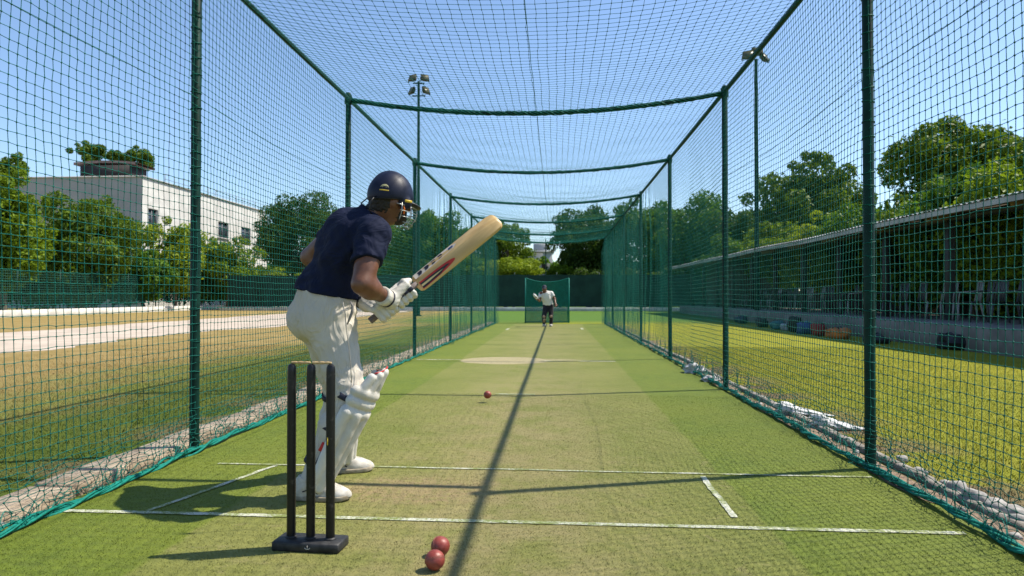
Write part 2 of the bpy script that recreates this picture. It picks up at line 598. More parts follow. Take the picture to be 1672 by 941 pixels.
def surf(name, field, f, m, parent=None):
    """naive surface nets on a sampled field"""
    f = np.broadcast_to(f, field.shape).astype(np.float32).copy()
    f[0], f[-1], f[:, 0], f[:, -1], f[:, :, 0], f[:, :, -1] = 1, 1, 1, 1, 1, 1
    ins = f < 0
    n = np.array(f.shape) - 1
    cnt = np.zeros(tuple(n), np.int8)
    for dx in (0, 1):
        for dy in (0, 1):
            for dz in (0, 1):
                cnt += ins[dx:dx + n[0], dy:dy + n[1], dz:dz + n[2]]
    cell = np.argwhere((cnt > 0) & (cnt < 8))
    idx = np.full(tuple(n), -1, np.int32)
    idx[tuple(cell.T)] = np.arange(len(cell))
    acc = np.zeros((len(cell), 3)); num = np.zeros(len(cell))
    for ax in range(3):
        o1, o2 = (ax + 1) % 3, (ax + 2) % 3
        for a in (0, 1):
            for b in (0, 1):
                p = cell.copy(); p[:, o1] += a; p[:, o2] += b
                q = p.copy(); q[:, ax] += 1
                fa, fb = f[tuple(p.T)], f[tuple(q.T)]
                cr = (fa < 0) != (fb < 0)
                t = np.where(cr, fa / np.where(cr, fa - fb, 1), 0)
                w = p.astype(float); w[:, ax] += t
                acc[cr] += w[cr]; num[cr] += 1
    v = field.lo + field.vs * (acc / num[:, None])
    quads = []
    for ax in range(3):
        o1, o2 = (ax + 1) % 3, (ax + 2) % 3
        sl0 = [slice(None)] * 3; sl1 = [slice(None)] * 3
        sl0[ax] = slice(0, -1); sl1[ax] = slice(1, None)
        A, B = ins[tuple(sl0)], ins[tuple(sl1)]
        e = np.argwhere(A != B)
        e = e[(e[:, o1] > 0) & (e[:, o2] > 0) & (e[:, o1] < n[o1]) & (e[:, o2] < n[o2])]
        flip = A[tuple(e.T)]

        def cid(a, b):
            p = e.copy(); p[:, o1] -= a; p[:, o2] -= b
            return idx[tuple(p.T)]
        q = np.stack([cid(1, 1), cid(0, 1), cid(0, 0), cid(1, 0)], 1)
        q[~flip] = q[~flip][:, ::-1]
        quads.append(q)
    me = np_mesh(name, v, [np.concatenate(quads)], True)
    return obj(name, me, m, parent)


def unit(v):
    v = np.asarray(v, float)
    return v / np.linalg.norm(v)


def waves(x, y, z, seed, L, n=7):
    """cheap smooth noise about -1..1 with wavelength about L"""
    g = np.random.default_rng(seed)
    r = 0
    for _ in range(n):
        k = g.normal(size=3); k = k / np.linalg.norm(k) * 2 * math.pi / L * g.uniform(.6, 1.5)
        r = r + np.sin(k[0] * x + k[1] * y + k[2] * z + g.uniform(0, 6.28))
    return r / math.sqrt(n)


# ------------------------------------------------------------------ ground, path, mat, markings
XL, XR, H = -2.31, 1.80, 3.205       # cage sides and rail height
POSTS = [0.7, 4.2, 7.5, 11.1, 14.9, 18.6, 22.3, 25.6]


def sheet(x0, x1, y0, y1, z, nx=1, ny=1, wob=0.0, seed=1):
    xs = np.linspace(x0, x1, nx + 1); ys = np.linspace(y0, y1, ny + 1)
    P = np.zeros((nx + 1, ny + 1, 3))
    P[..., 0] = xs[:, None]; P[..., 1] = ys[None, :]; P[..., 2] = z
    if wob:
        g = np.random.default_rng(seed)
        off = np.convolve(g.normal(size=ny + 9), np.ones(9) / 9, 'valid')[:ny + 1] * wob * 3
        P[0, :, 0] += off
        off = np.convolve(g.normal(size=ny + 9), np.ones(9) / 9, 'valid')[:ny + 1] * wob * 3
        P[-1, :, 0] += off
    return MB().grid(P)


struct('ground', sheet(-900, 900, -300, 1800, 0.0).mesh('ground'), MT['ground'])
struct('path', sheet(-15.8, -9.9, -40, 64, 0.004, 1, 300, 0.25, 3).mesh('path'), MT['path'])
struct('artificial_turf', sheet(-2.36, 1.86, -1.5, 25.2, 0.012, 1, 1).mesh('artificial_turf'), MT['turf'])


def marking(a, b, w, seed):
    a = np.array(a, float); b = np.array(b, float)
    L = np.linalg.norm(b - a); u = (b - a) / L; p = np.array([-u[1], u[0]])
    n = max(4, int(L / 0.03))
    g = np.random.default_rng(seed)
    t = np.linspace(0, L, n)
    bend = np.interp(t, np.linspace(0, L, 9), g.normal(size=9) * 0.0025)
    e1 = w / 2 * (1 + g.normal(size=n) * .10); e2 = w / 2 * (1 + g.normal(size=n) * .10)
    P = np.zeros((2, n, 3))
    for k, sgn, e in ((0, -1, e1), (1, 1, e2)):
        P[k, :, :2] = a + u * t[:, None] + p * (bend + sgn * e)[:, None]
    P[..., 2] = 0.016
    struct('crease_marking', MB().grid(P[::-1]).mesh('crease_marking'), MT['line'])


marking((-2.28, 3.05), (1.70, 3.00), 0.036, 11)
marking((-2.00, 3.97), (1.72, 3.90), 0.024, 12)
marking((-1.64, 3.94), (-1.88, 3.07), 0.028, 13)
marking((0.80, 3.86), (0.79, 3.15), 0.030, 14)
marking((-2.2, 10.75), (-1.5, 10.75), 0.05, 15)
marking((-0.25, 10.62), (0.9, 10.62), 0.05, 16)
marking((-0.62, 6.98), (-0.22, 6.98), 0.05, 17)
marking((-1.5, 20.6), (-1.5, 21.6), 0.08, 18)
marking((0.78, 20.9), (0.78, 22.0), 0.08, 19)

# short fibres standing up from the mat near the camera
def blades(name, m, n, xr, yr, hgt, wid, z0, lean=0.6, seed=5, power=1.0, xf=None):
    g = np.random.default_rng(seed)
    x = g.uniform(*xr, n); y = yr[0] + (yr[1] - yr[0]) * g.uniform(0, 1, n) ** power
    if xf is not None:
        k = xf(x, y, g); x, y = x[k], y[k]; n = len(x)
    a = g.uniform(0, 6.28, n); h = hgt * g.uniform(.5, 1.25, n); w = wid * g.uniform(.7, 1.3, n)
    la = g.uniform(0, 6.28, n); ll = lean * g.uniform(.2, 1.3, n) * h
    v = np.zeros((n, 3, 3))
    v[:, 0] = np.stack([x - np.cos(a) * w / 2, y - np.sin(a) * w / 2, np.full(n, z0)], 1)
    v[:, 1] = np.stack([x + np.cos(a) * w / 2, y + np.sin(a) * w / 2, np.full(n, z0)], 1)
    v[:, 2] = np.stack([x + np.cos(la) * ll, y + np.sin(la) * ll, z0 + h], 1)
    me = np_mesh(name, v.reshape(-1, 3), [np.arange(3 * n).reshape(n, 3)])
    return tag(obj(name, me, m), kind='stuff')


blades('turf_fibres', MT['turf'], 190000, (XL, XR), (1.9, 7.0), 0.0075, 0.0028, 0.011, 1.6, 5, 1.9)


def out_left(x, y, g): return (x < -2.78) & (g.uniform(0, 1, len(x)) < np.clip((x + 9) / 6, .1, 1))
def out_right(x, y, g): return (x > 2.05) & (g.uniform(0, 1, len(x)) < np.clip((8 - x) / 5, .1, 1))


blades('grass', MT['ground'], 160000, (-9.0, -2.8), (2.2, 14.0), 0.022, 0.005, 0.0, 1.0, 6, 1.3, out_left)
blades('grass', MT['ground'], 200000, (2.05, 7.0), (2.2, 14.0), 0.017, 0.0045, 0.0, 1.1, 8, 1.3, out_right)

# ------------------------------------------------------------------ kerbs, rubble
def kerb(x0, x1, h, y0, y1, step, seed, z0=0.0):
    g = np.random.default_rng(seed)
    mb = MB(); y = y0
    while y < y1:
        L = step * g.uniform(.75, 1.25)
        mb.box(((x0 + x1) / 2 + g.normal() * .008, y + L / 2, z0 + h / 2 - .02 + g.normal() * .006),
               (abs(x1 - x0) * g.uniform(.92, 1.05), L - .006, h + .04), Matrix.Rotation(g.normal() * .012, 3, 'Y') @ Matrix.Rotation(g.normal() * .012, 3, 'Z'), .012)
        y += L
    return mb


MT['concrete'] = mat('pale_rough_concrete', (0.43, 0.345, 0.25), (0.26, 0.20, 0.135), 7, 0.9, 40, 0.014, 1.0)
MT['kerbdark'] = mat('grey_kerb', (0.30, 0.27, 0.24), (0.17, 0.15, 0.12), 9, .9, 40, .012, 1)
struct('kerb', kerb(-2.64, -2.40, 0.05, 1.2, 26, 0.55, 3).mesh('kerb'), MT['concrete'])
struct('kerb', kerb(1.95, 2.01, 0.045, 1.2, 26, 1.1, 4).mesh('kerb'), MT['kerbdark'])
struct('soil_strip', sheet(1.80, 1.93, 1.0, 26, 0.015, 1, 240, 0.03, 9).mesh('soil_strip'),
       mat('loose_soil', (0.30, 0.21, 0.14), (0.16, 0.11, 0.075), 30, 0.95, 60, 0.02, 1.0))


def rock(name, c, size, seed, m, parent=None):
    g = np.random.default_rng(seed)
    n1, n2 = 10, 7
    th = np.linspace(0, 2 * math.pi, n1, endpoint=False); ph = np.linspace(0.02, math.pi - .02, n2)
    P = np.stack([np.outer(np.cos(th), np.sin(ph)), np.outer(np.sin(th), np.sin(ph)), np.outer(np.ones(n1), np.cos(ph))], -1)
    P = np.sign(P) * np.abs(P) ** .75
    P *= (1 + .16 * waves(P[..., 0], P[..., 1], P[..., 2], seed, 1.6))[..., None]
    P = P * np.asarray(size) / 2
    a = g.uniform(0, 6.28)
    Rz = np.array([[math.cos(a), -math.sin(a), 0], [math.sin(a), math.cos(a), 0], [0, 0, 1]])
    P = P @ Rz.T + np.asarray(c)
    P = np.concatenate([P, P[:1]], 0)
    return MB().grid(P).build(name, m, parent)


# ------------------------------------------------------------------ nets
def strands(P, r, knots=None, kr=0.0, skip=None):
    """P (m,n,3) knot positions; three-sided twine between neighbours"""
    E = []
    a = P[:-1].reshape(-1, 3); b = P[1:].reshape(-1, 3); E.append((a, b))
    a = P[:, :-1].reshape(-1, 3); b = P[:, 1:].reshape(-1, 3); E.append((a, b))
    a = np.concatenate([e[0] for e in E]); b = np.concatenate([e[1] for e in E])
    d = b - a; d /= np.linalg.norm(d, axis=1)[:, None] + 1e-9
    ref = np.where(np.abs(d[:, 2:3]) < .8, np.array([[0, 0, 1.0]]), np.array([[1.0, 0, 0]]))
    u = np.cross(d, ref); u /= np.linalg.norm(u, axis=1)[:, None]
    w = np.cross(d, u)
    vs = []
    for end in (a, b):
        for k in range(3):
            t = k * 2 * math.pi / 3 + .5
            vs.append(end + r * (math.cos(t) * u + math.sin(t) * w))
    V = np.stack(vs, 1)                      # (N,6,3)
    n = len(a)
    base = (np.arange(n) * 6)[:, None]
    q = np.concatenate([base + np.array([[k, (k + 1) % 3, 3 + (k + 1) % 3, 3 + k]]) for k in range(3)])
    V = V.reshape(-1, 3)
    tris = []
    if knots is not None:
        K = P[knots].reshape(-1, 3)
        o = np.array([[1, 0, 0], [-1, 0, 0], [0, 1, 0], [0, -1, 0], [0, 0, 1], [0, 0, -1]]) * kr
        KV = (K[:, None] + o[None]).reshape(-1, 3)
        tb = np.array([[0, 2, 4], [2, 1, 4], [1, 3, 4], [3, 0, 4], [2, 0, 5], [1, 2, 5], [3, 1, 5], [0, 3, 5]])
        tris = ((np.arange(len(K)) * 6)[:, None, None] + tb[None]).reshape(-1, 3) + len(V)
        V = np.concatenate([V, KV])
    return V, [q, tris] if len(tris) else [q]


def side_net(name, x, inward, seed, label):
    g = np.random.default_rng(seed)
    Y = np.arange(0.65, 26.0, 0.05)
    zt = np.linspace(3.17, 0.28, 59)
    zb = np.linspace(0.25, 0.035, 9)
    Z = np.concatenate([zt, zb])
    m, n = len(Y), len(Z)
    P = np.zeros((m, n, 3))
    yy, zz = Y[:, None] + 0 * Z[None], 0 * Y[:, None] + Z[None]
    low = np.clip((0.32 - zz) / 0.3, 0, 1)
    mid = np.sin(np.clip(zz / 3.17, 0, 1) * math.pi)
    # billow between the posts, ripples, gathered bottom
    bay = np.zeros(m)
    for a, b in zip(POSTS[:-1], POSTS[1:]):
        k = (Y >= a) & (Y <= b)
        bay[k] = np.sin((Y[k] - a) / (b - a) * math.pi)
    out = 0.05 * mid * bay[:, None] * (1 + .3 * waves(yy, 0, zz, seed, 3)) + 0.004 * waves(yy, 0, zz, seed + 1, .7) * mid
    out = out + low * (0.035 * waves(yy, 0, 0, seed + 2, .35)) + low * g.normal(size=(m, n)) * .012
    P[..., 0] = x + inward * (0.02 + 0 * out) - inward * out
    P[..., 1] = yy + 0.0028 * waves(yy, 0, zz, seed + 3, 1.6) + 0.012 * np.clip(waves(yy, 0, zz, seed + 33, .8) - 1.5, 0, 1) + 0.0045 * waves(yy, 0, zz, seed + 4, .28) * (1 + 1.5 * low) * .35 + g.normal(size=(m, n)) * (.0016 + .010 * low)
    sag = 0.022 * bay[:, None] * np.clip(zz / 3.17, 0, 1) ** .5
    P[..., 2] = zz - sag + 0.0030 * waves(yy, 0, zz, seed + 5, 1.6) + 0.0012 * waves(yy, 0, zz, seed + 6, .3) + g.normal(size=(m, n)) * (.0015 + .008 * low)
    P[..., 2] = np.maximum(P[..., 2], 0.02)
    # far bays hang in gathered folds, like a drawn curtain
    far = np.clip((yy - 12.5) / 2.0, 0, 1)
    P[..., 0] += inward * far * (0.05 + 0.05 * np.sin(yy * 13 + 2.0 * np.sin(yy * 3.1)) + .03 * np.sin(yy * 29)) * np.clip((3.17 - zz) / .5, 0, 1)
    kn = np.zeros((m, n), bool); kn[Y < 9.5] = True
    t = thing(name, label, 'net', (x, 12, 0), 'side nets of the batting cage')
    V, fs = strands(P, 0.00175, kn, 0.0060)
    obj('mesh_panel', np_mesh('mesh_panel', V, fs), MT['net'], t)
    # doubled seam cord woven through at two-thirds height
    sc = MB()
    for dz in (0,):
        yl = np.arange(.7, 25.6, .12)
        zc = 2.27 + dz * .5 - .022 * np.interp(yl, Y, bay) + .003 * waves(yl, 0, 0, seed + 9 + int(dz * 100), .5)
        xc = x - inward * (.05 * np.interp(yl, Y, bay) * .9 - .028)
        sc.tube(np.stack([0 * yl + xc, yl, zc], 1), 0.0016, 5)
    sc.build('seam_cord', MT['net'], t)
    hm = MB()
    yl = np.arange(.7, 25.8, .045)
    for k in range(7):
        ph = k * .9 + g.uniform(0, 6)
        tw = .55 + .15 * g.uniform()
        rr = .014 + .007 * waves(yl, 0, 0, seed + 20 + k, .5)
        xx = x + inward * .03 + rr * np.cos(yl * 2 * math.pi / tw + ph) + .010 * waves(yl, 0, 0, seed + 40, .8)
        z_ = .036 + rr * np.sin(yl * 2 * math.pi / tw + ph) * .8 + .006 * waves(yl, 0, 0, seed + 41, .6)
        hm.tube(np.stack([xx, yl, np.maximum(z_, .014)], 1), .0075 if k < 4 else .0045, 5)
    hm.build('hem_rope', MT['netdark'], t, True)
    # loose loops of twine bunched along the hem
    lp = MB()
    for k in range(110):
        y0 = .9 + 12 * g.uniform() ** 1.4
        u = np.linspace(0, 1, 8)
        amp = g.uniform(.03, .12); L = g.uniform(.05, .22)
        pts = np.stack([x + inward * (.02 + .03 * g.uniform() + .035 * np.sin(u * math.pi) * g.uniform(-1, 1)), y0 + (u - .5) * L, .03 + amp * np.sin(u * math.pi) + .01 * g.normal(size=8)], 1)
        lp.tube(pts, .0019, 4)
    lp.build('loose_twine', MT['netdark'], t)
    return t


side_net('side_net', XL, 1, 101, 'green mesh side net left of the batsman, in front of the dry outfield and path')
side_net('side_net', XR, -1, 202, 'green mesh side net on the pavilion side of the mat')


def roof_z(x, y):
    c, hw = (XL + XR) / 2, (XR - XL) / 2
    q = np.clip(1 - ((x - c) / hw) ** 2, 0, 1)
    bay = np.zeros_like(y)
    for a, b in zip(POSTS[:-1], POSTS[1:]):
        k = (y >= a) & (y <= b)
        bay[k] = np.sin((y[k] - a) / (b - a) * math.pi)
    return H - .02 - .185 * q - .07 * bay * q


def roof_net():
    g = np.random.default_rng(77)
    Xs = np.linspace(XL + .02, XR - .02, 56); Y = np.arange(.65, 26, .072)
    xx, yy = np.meshgrid(Xs, Y, indexing='ij')
    P = np.zeros((*xx.shape, 3))
    edge = np.clip(1 - np.abs((xx - (XL + XR) / 2) / 2.04) ** 6, 0, 1)
    P[..., 0] = xx + edge * (.004 * waves(xx, yy, 0, 1, 1.6) + .0014 * waves(xx, yy, 0, 2, .3)) + g.normal(size=xx.shape) * .002
    P[..., 1] = yy + .004 * waves(xx, yy, 0, 3, 1.5) + .0014 * waves(xx, yy, 0, 4, .35) + g.normal(size=xx.shape) * .002
    P[..., 2] = roof_z(xx, yy) + edge * .006 * waves(xx, yy, 0, 5, .9)
    kn = np.zeros(xx.shape, bool); kn[yy < 9.5] = True
    t = thing('roof_net', 'green mesh net sagging overhead between the top rails', 'net', (-.25, 12, 3.1))
    V, fs = strands(P, 0.00175, kn, 0.0062)
    obj('mesh_panel', np_mesh('mesh_panel', V, fs), MT['net'], t)
    yl = np.arange(.7, 25.7, .1)
    xl = np.full_like(yl, -.21)
    MB().tube(np.stack([xl + .002 * waves(yl, 0, 0, 8, .5), yl, roof_z(xl, yl) - .004], 1), .0026, 5).build('seam_cord', MT['net'], t)


roof_net()

# frame: posts, rails and sagging cross bars
fr = thing('cage_frame', 'dark green steel frame of the long batting cage, posts and rails', 'frame', (-.25, 12, 0))
for y in POSTS:
    for x in (XL, XR):
        ys_ = y
        if y == 4.2: y = 4.27 if x < 0 else 4.10
        mb = MB().lathe([(.030, -.05), (.030, H + .05), (.024, H + .062), (.0, H + .063)], (x, y, 0), 14)
        p = mb.build('post', MT['post'], fr, 'auto')
        g = np.random.default_rng(int(y * 10) + (x > 0))
        if y < 12:
            lash = MB()
            for z in np.arange(.12, 3.1, .10):
                z = z + g.normal() * .012
                ph = np.linspace(0, 2 * math.pi, 13)
                lash.tube(np.stack([x + .0335 * np.cos(ph), y + .0335 * np.sin(ph), z + .006 * np.sin(ph + g.uniform(0, 6))], 1), .0026, 4, False)
            lash.build('lashing', MT['net'], p)
            MB().lathe([(.0, H - .06), (.042, H - .06), (.042, H + .035), (.0, H + .035)], (x, y, 0), 12).build('clamp', MT['post'], p, 'auto')
        y = ys_
for x in (XL, XR):
    yl = np.linspace(.7, 25.6, 120)
    MB().tube(np.stack([0 * yl + x, yl, H - .008 * np.abs(np.sin((yl - .7) / 3.6 * math.pi))], 1), .022, 10).build('top_rail', MT['post'], fr, True)
    cord = MB()
    g = np.random.default_rng(9)
    for k in range(3):
        a = np.arange(.7, 25.6, .03)
        ph = a * 2 * math.pi / .15 + k * 2.1
        cord.tube(np.stack([x + .025 * np.cos(ph), a, H + .025 * np.sin(ph)], 1), .0028, 3, False)
    cord.build('rail_lacing', MT['net'], fr)
for i, y in enumerate(POSTS):
    xl = np.linspace(XL, XR, 41)
    z = roof_z(xl, np.full_like(xl, y)) + .005
    MB().tube(np.stack([xl, 0 * xl + y, z], 1), .023, 10).build('cross_bar', MT['post'], fr, True)
    bn = MB()
    g = np.random.default_rng(60 + i)
    for k in range(6):
        xs = np.linspace(XL + .04, XR - .04, 160)
        ph = xs * 2 * math.pi / .34 + k * 1.05
        rr = .0245 + .004 * waves(xs, 0, 0, 70 + k + 10 * i, .5)
        bn.tube(np.stack([xs, y + rr * np.cos(ph), roof_z(xs, np.full_like(xs, y)) + .005 + rr * np.sin(ph)], 1), .0040, 4)
    bn.build('gathered_net', MT['netdark'], fr)

# ------------------------------------------------------------------ trees and shrubs
LEAF = {
    'dark': leaf_mat('dark_leaves', (0.014, 0.042, 0.010), (0.075, 0.135, 0.018)),
    'mid': leaf_mat('green_leaves', (0.018, 0.062, 0.008), (0.115, 0.215, 0.018)),
    'yellow': leaf_mat('yellow_green_leaves', (0.040, 0.095, 0.007), (0.205, 0.290, 0.016)),
    'olive': leaf_mat('olive_leaves', (0.020, 0.058, 0.007), (0.145, 0.220, 0.018)),
    'bright': leaf_mat('bright_leaves', (0.075, 0.140, 0.010), (0.300, 0.370, 0.028)),
}
MT['bark'] = mat('grey_brown_bark', (0.16, 0.12, 0.085), (0.08, 0.06, 0.045), 12, 0.9, 30, 0.02, 1.0)


def crown(name, c, rad, m, parent, n=9000, leaf=0.2, seed=1, nb=26, gap=0.45, low=True):
    g = np.random.default_rng(seed)
    c = np.asarray(c, float); rad = np.asarray(rad, float)
    d = g.normal(size=(nb, 3)); d /= np.linalg.norm(d, axis=1)[:, None]
    if not low: d[:, 2] = np.where(d[:, 2] < -.35, -d[:, 2] * .6, d[:, 2])
    rr = g.uniform(.35, 1.0, nb) ** .6
    bc = d * rr[:, None] * (1 - gap * .62)
    br = g.uniform(.26, .50, nb) * (1 - .22 * rr)
    # ragged sprays breaking the outline
    ns = nb // 2
    ds = g.normal(size=(ns, 3)); ds /= np.linalg.norm(ds, axis=1)[:, None]
    ds[:, 2] = np.where(ds[:, 2] < -.2, -ds[:, 2], ds[:, 2])
    bc = np.concatenate([bc, ds * g.uniform(.78, 1.02, ns)[:, None]]); br = np.concatenate([br, g.uniform(.09, .22, ns)]); nb += ns
    k = g.choice(nb, n, p=br ** 2 / (br ** 2).sum())
    e = g.normal(size=(n, 3)); e /= np.linalg.norm(e, axis=1)[:, None]
    q = .50 + .50 * g.uniform(0, 1, n) ** .5
    q += (g.uniform(0, 1, n) < .07) * g.uniform(0, .35, n)
    p = bc[k] + e * (br[k] * q)[:, None] * np.array([1, 1, .85])
    P = c + p * rad
    nrm = e * .8 + g.normal(size=(n, 3)) * .75 + np.array([0, 0, .45])
    nrm /= np.linalg.norm(nrm, axis=1)[:, None]
    t = np.cross(nrm, g.normal(size=(n, 3))); t /= np.linalg.norm(t, axis=1)[:, None]
    t[:, 2] -= .25; t /= np.linalg.norm(t, axis=1)[:, None]
    b = np.cross(nrm, t)
    s = leaf * g.uniform(.55, 1.3, n)[:, None]
    V = np.stack([P - t * s * .5, P + b * s * .30 + nrm * s * .10, P + t * s * .6 - nrm * s * .12, P - b * s * .30 + nrm * s * .10], 1)
    i = np.arange(n)[:, None] * 4
    tris = np.concatenate([i + np.array([[0, 1, 2]]), i + np.array([[0, 2, 3]])])
    return obj(name, np_mesh(name, V.reshape(-1, 3), [tris]), m, parent), [c + x * rad for x in bc]


def tree(name, label, px, d, pyc, rx, rz, kind, n=9000, leaf=0.2, seed=1, group=None, trunk=.16, ry=None, gap=.45, base=None, nb=32, low=True):
    cpos = PX(px, pyc, d); n = int(n * 1.9)
    root = np.array([cpos[0], cpos[1], 0.0 if base is None else base])
    t = thing(name, label, 'tree' if 'tree' in name else 'shrub', root, group)
    _, bl = crown('crown', cpos, (rx, ry or rx, rz), LEAF[kind], t, n, leaf, seed, nb, gap, low)
    g = np.random.default_rng(seed + 500)
    mb = MB()
    fork = root + (cpos - root) * .62
    mid = (root + fork) / 2 + np.array([g.normal() * .1, g.normal() * .1, 0])
    mb.tube([root - [0, 0, .2], root + [0, 0, .15], mid, fork], [trunk * 1.5, trunk * 1.15, trunk * .9, trunk * .75], 9)
    for b in bl[:11]:
        m1 = fork + (b - fork) * .5 + g.normal(size=3) * .1 * rx
        mb.tube([fork - (fork - mid) * .2, m1, b], [trunk * .55, trunk * .33, trunk * .10], 6)
    mb.build('trunk', MT['bark'], t, True)
    return t


GT = 'trees beyond the outfield'
tree('round_tree', 'round dense dark-topped tree in front of the white building\'s shaded wall', 130, 42, 402, 3.55, 3.5, 'olive', 15000, .22, 1, GT, .2, gap=.30, nb=40)
tree('tall_tree', 'tall yellow-green tree cut by the left edge of the photo', 6, 36, 395, 2.3, 3.6, 'yellow', 11000, .22, 2, GT, .18)
tree('dark_tree', 'thin dark treetop behind the yellow-green tree at the left edge', 18, 62, 300, 1.9, 2.8, 'olive', 4500, .28, 3, GT, .2)
tree('loose_tree', 'loose yellow-green tree against the sunlit wall of the white building', 287, 49, 425, 2.7, 3.1, 'bright', 8000, .24, 4, GT, .13, gap=.55)
tree('low_tree', 'low olive tree right of the yellow-green one, below the end windows', 372, 53, 432, 2.7, 2.2, 'yellow', 8000, .22, 5, GT, .13)
tree('low_tree', 'low dark tree between the round dense tree and the loose yellow-green tree', 236, 46, 455, 2.0, 1.7, 'mid', 6000, .22, 15, GT, .12)
tree('dome_tree', 'big dome-shaped dark green tree behind the batsman\'s shoulder', 497, 74, 388, 5.2, 4.9, 'dark', 16000, .27, 6, GT, .28, gap=.28, nb=44)
tree('low_shrub', 'sunny low shrub in front of the dome-shaped tree', 455, 63, 462, 2.9, 1.3, 'bright', 6000, .2, 7, None, .08)
tree('leafy_tree', 'leafy green tree seen between the helmet and the bat', 700, 70, 405, 4.4, 3.9, 'mid', 10000, .30, 8, GT, .22)
tree('leafy_tree', 'green tree seen just left of the batsman\'s helmet grille, mostly behind him', 610, 80, 410, 5.2, 4.6, 'mid', 9000, .32, 18, GT, .22)
tree('leafy_tree', 'bushy tree left of the grey far building, above the dark windbreak', 826, 64, 408, 2.9, 2.8, 'olive', 7000, .25, 9, GT, .18)
tree('shady_tree', 'large dark shady tree right of the grey far building', 962, 58, 405, 3.7, 3.9, 'dark', 12000, .26, 10, GT, .25, gap=.38)
tree('leafy_tree', 'tall spreading tree behind the far end of the pavilion roof', 1125, 54, 400, 4.3, 4.6, 'mid', 13000, .28, 11, GT, .25)
tree('broad_tree', 'broad tree above the middle of the pavilion roof', 1312, 38, 352, 3.2, 3.3, 'olive', 13000, .24, 12, GT, .22, gap=.36)
tree('large_tree', 'large loose-crowned tree above the near part of the pavilion roof', 1560, 27, 285, 2.75, 2.3, 'olive', 12000, .2, 13, GT, .2, gap=.5)
tree('leafy_tree', 'dense tree between the pavilion\'s far end and the broad tree', 1215, 48, 410, 2.8, 3.4, 'dark', 9000, .26, 14, GT, .2)
tree('low_shrub', 'sunlit leafy shrub above the windbreak, left of the grey far building', 838, 54, 440, 2.6, .95, 'bright', 6000, .18, 21, None, .06)
tree('low_shrub', 'sunlit hanging shrub above the windbreak, under the right-hand dark tree', 915, 56, 447, 1.5, .7, 'yellow', 2500, .18, 22, None, .06)
tree('low_shrub', 'green shrub over the windbreak behind the left net\'s far end', 760, 58, 440, 2.4, 1.1, 'mid', 4500, .2, 24, None, .06)
tree('dark_shrub', 'tall dark shrub behind the windbreak below the shady tree', 975, 54, 470, 2.4, 1.9, 'dark', 6000, .2, 23, None, .08)
for i, (px, d, py, rx, rz, kd) in enumerate([(40, 41, 462, 3.0, 1.7, 'mid'), (110, 45, 468, 3.2, 1.5, 'dark'), (185, 47, 466, 2.6, 1.6, 'olive'), (300, 52, 466, 2.6, 1.5, 'dark'), (345, 55, 470, 2.6, 1.4, 'mid'), (415, 58, 465, 2.8, 1.6, 'olive'),
                                          (560, 72, 452, 4.0, 2.6, 'dark'), (640, 74, 455, 4.2, 2.4, 'mid'), (735, 66, 450, 3.4, 2.4, 'dark')]):
    tree('dense_shrub', 'dense shrub behind the mesh fence, ' + ['at the left edge under the tall yellow-green tree', 'at the foot of the round dense tree', 'in front of the building corner', 'under the loose yellow-green tree',
         'under the low olive tree', 'right of the low olive tree', 'under the dome tree, behind the batsman\'s back', 'behind the batsman\'s chest', 'behind the bat and gloves'][i], px, d, py, rx, rz, kd, 5000, .2, 110 + i, 'shrubs behind the fences', .07, gap=.3)
tree('leafy_tree', 'green tree behind the right net, between the shady tree and the pavilion\'s far end', 1050, 57, 405, 3.6, 4.2, 'mid', 10000, .27, 131, GT, .2)
tree('leafy_tree', 'bushy tree behind the left net\'s far end', 765, 68, 415, 3.4, 3.2, 'mid', 8000, .27, 132, GT, .2)
tree('dark_shrub', 'dark shrub low behind the windbreak at the right net\'s far end', 1075, 52, 470, 3.6, 1.9, 'dark', 7000, .2, 133, None, .08)
GP_ = 'greenery behind the pavilion'
for i, (px, d) in enumerate([(1180, 44), (1270, 33), (1345, 27.5), (1420, 23.5), (1510, 20.5), (1590, 18.2), (1680, 16.4)]):
    lab = ['shrub behind the farthest pavilion bays', 'shrub behind the pavilion bays right of the floodlight pole', 'sunlit shrub seen through the two bright pavilion openings',
           'shrub seen through the pavilion just left of the near cage post', 'shrub seen through the pavilion right of the near cage post',
           'shrub seen through the pavilion between its two nearest columns', 'shrub behind the nearest pavilion bay at the right edge'][i]
    tree('tall_shrub', lab, px, d * 1.0, 425 - i * 4, 1.9, 1.55 + .1 * i, ['mid', 'yellow', 'bright', 'mid', 'olive', 'mid', 'yellow'][i], 6000, .17, 30 + i, GP_, .08, gap=.35)

# far-off wood closing the horizon: one mass nobody could count
V, T, o = [], [], 0
g = np.random.default_rng(50)
for k in range(64):
    a = R(-64 + 128 * k / 63) + YAW * 0
    rr = g.uniform(112, 135)
    c = np.array([math.sin(a) * rr, math.cos(a) * rr, g.uniform(3.0, 5.2)])
    ob, _ = crown('tmp', c, (5.5, 5.0, g.uniform(3.6, 5.4)), None, None, 1500, .8, 900 + k, 14, .35)
    me = ob.data
    v = np.empty(len(me.vertices) * 3, np.float32); me.vertices.foreach_get('co', v)
    f = np.empty(len(me.polygons) * 3, np.int32); me.loops.foreach_get('vertex_index', f)
    V.append(v.reshape(-1, 3)); T.append(f.reshape(-1, 3) + o); o += len(me.vertices)
    bpy.data.objects.remove(ob); bpy.data.meshes.remove(me)
tag(obj('distant_wood', np_mesh('distant_wood', np.concatenate(V), [np.concatenate(T)]), LEAF['mid']), kind='stuff')

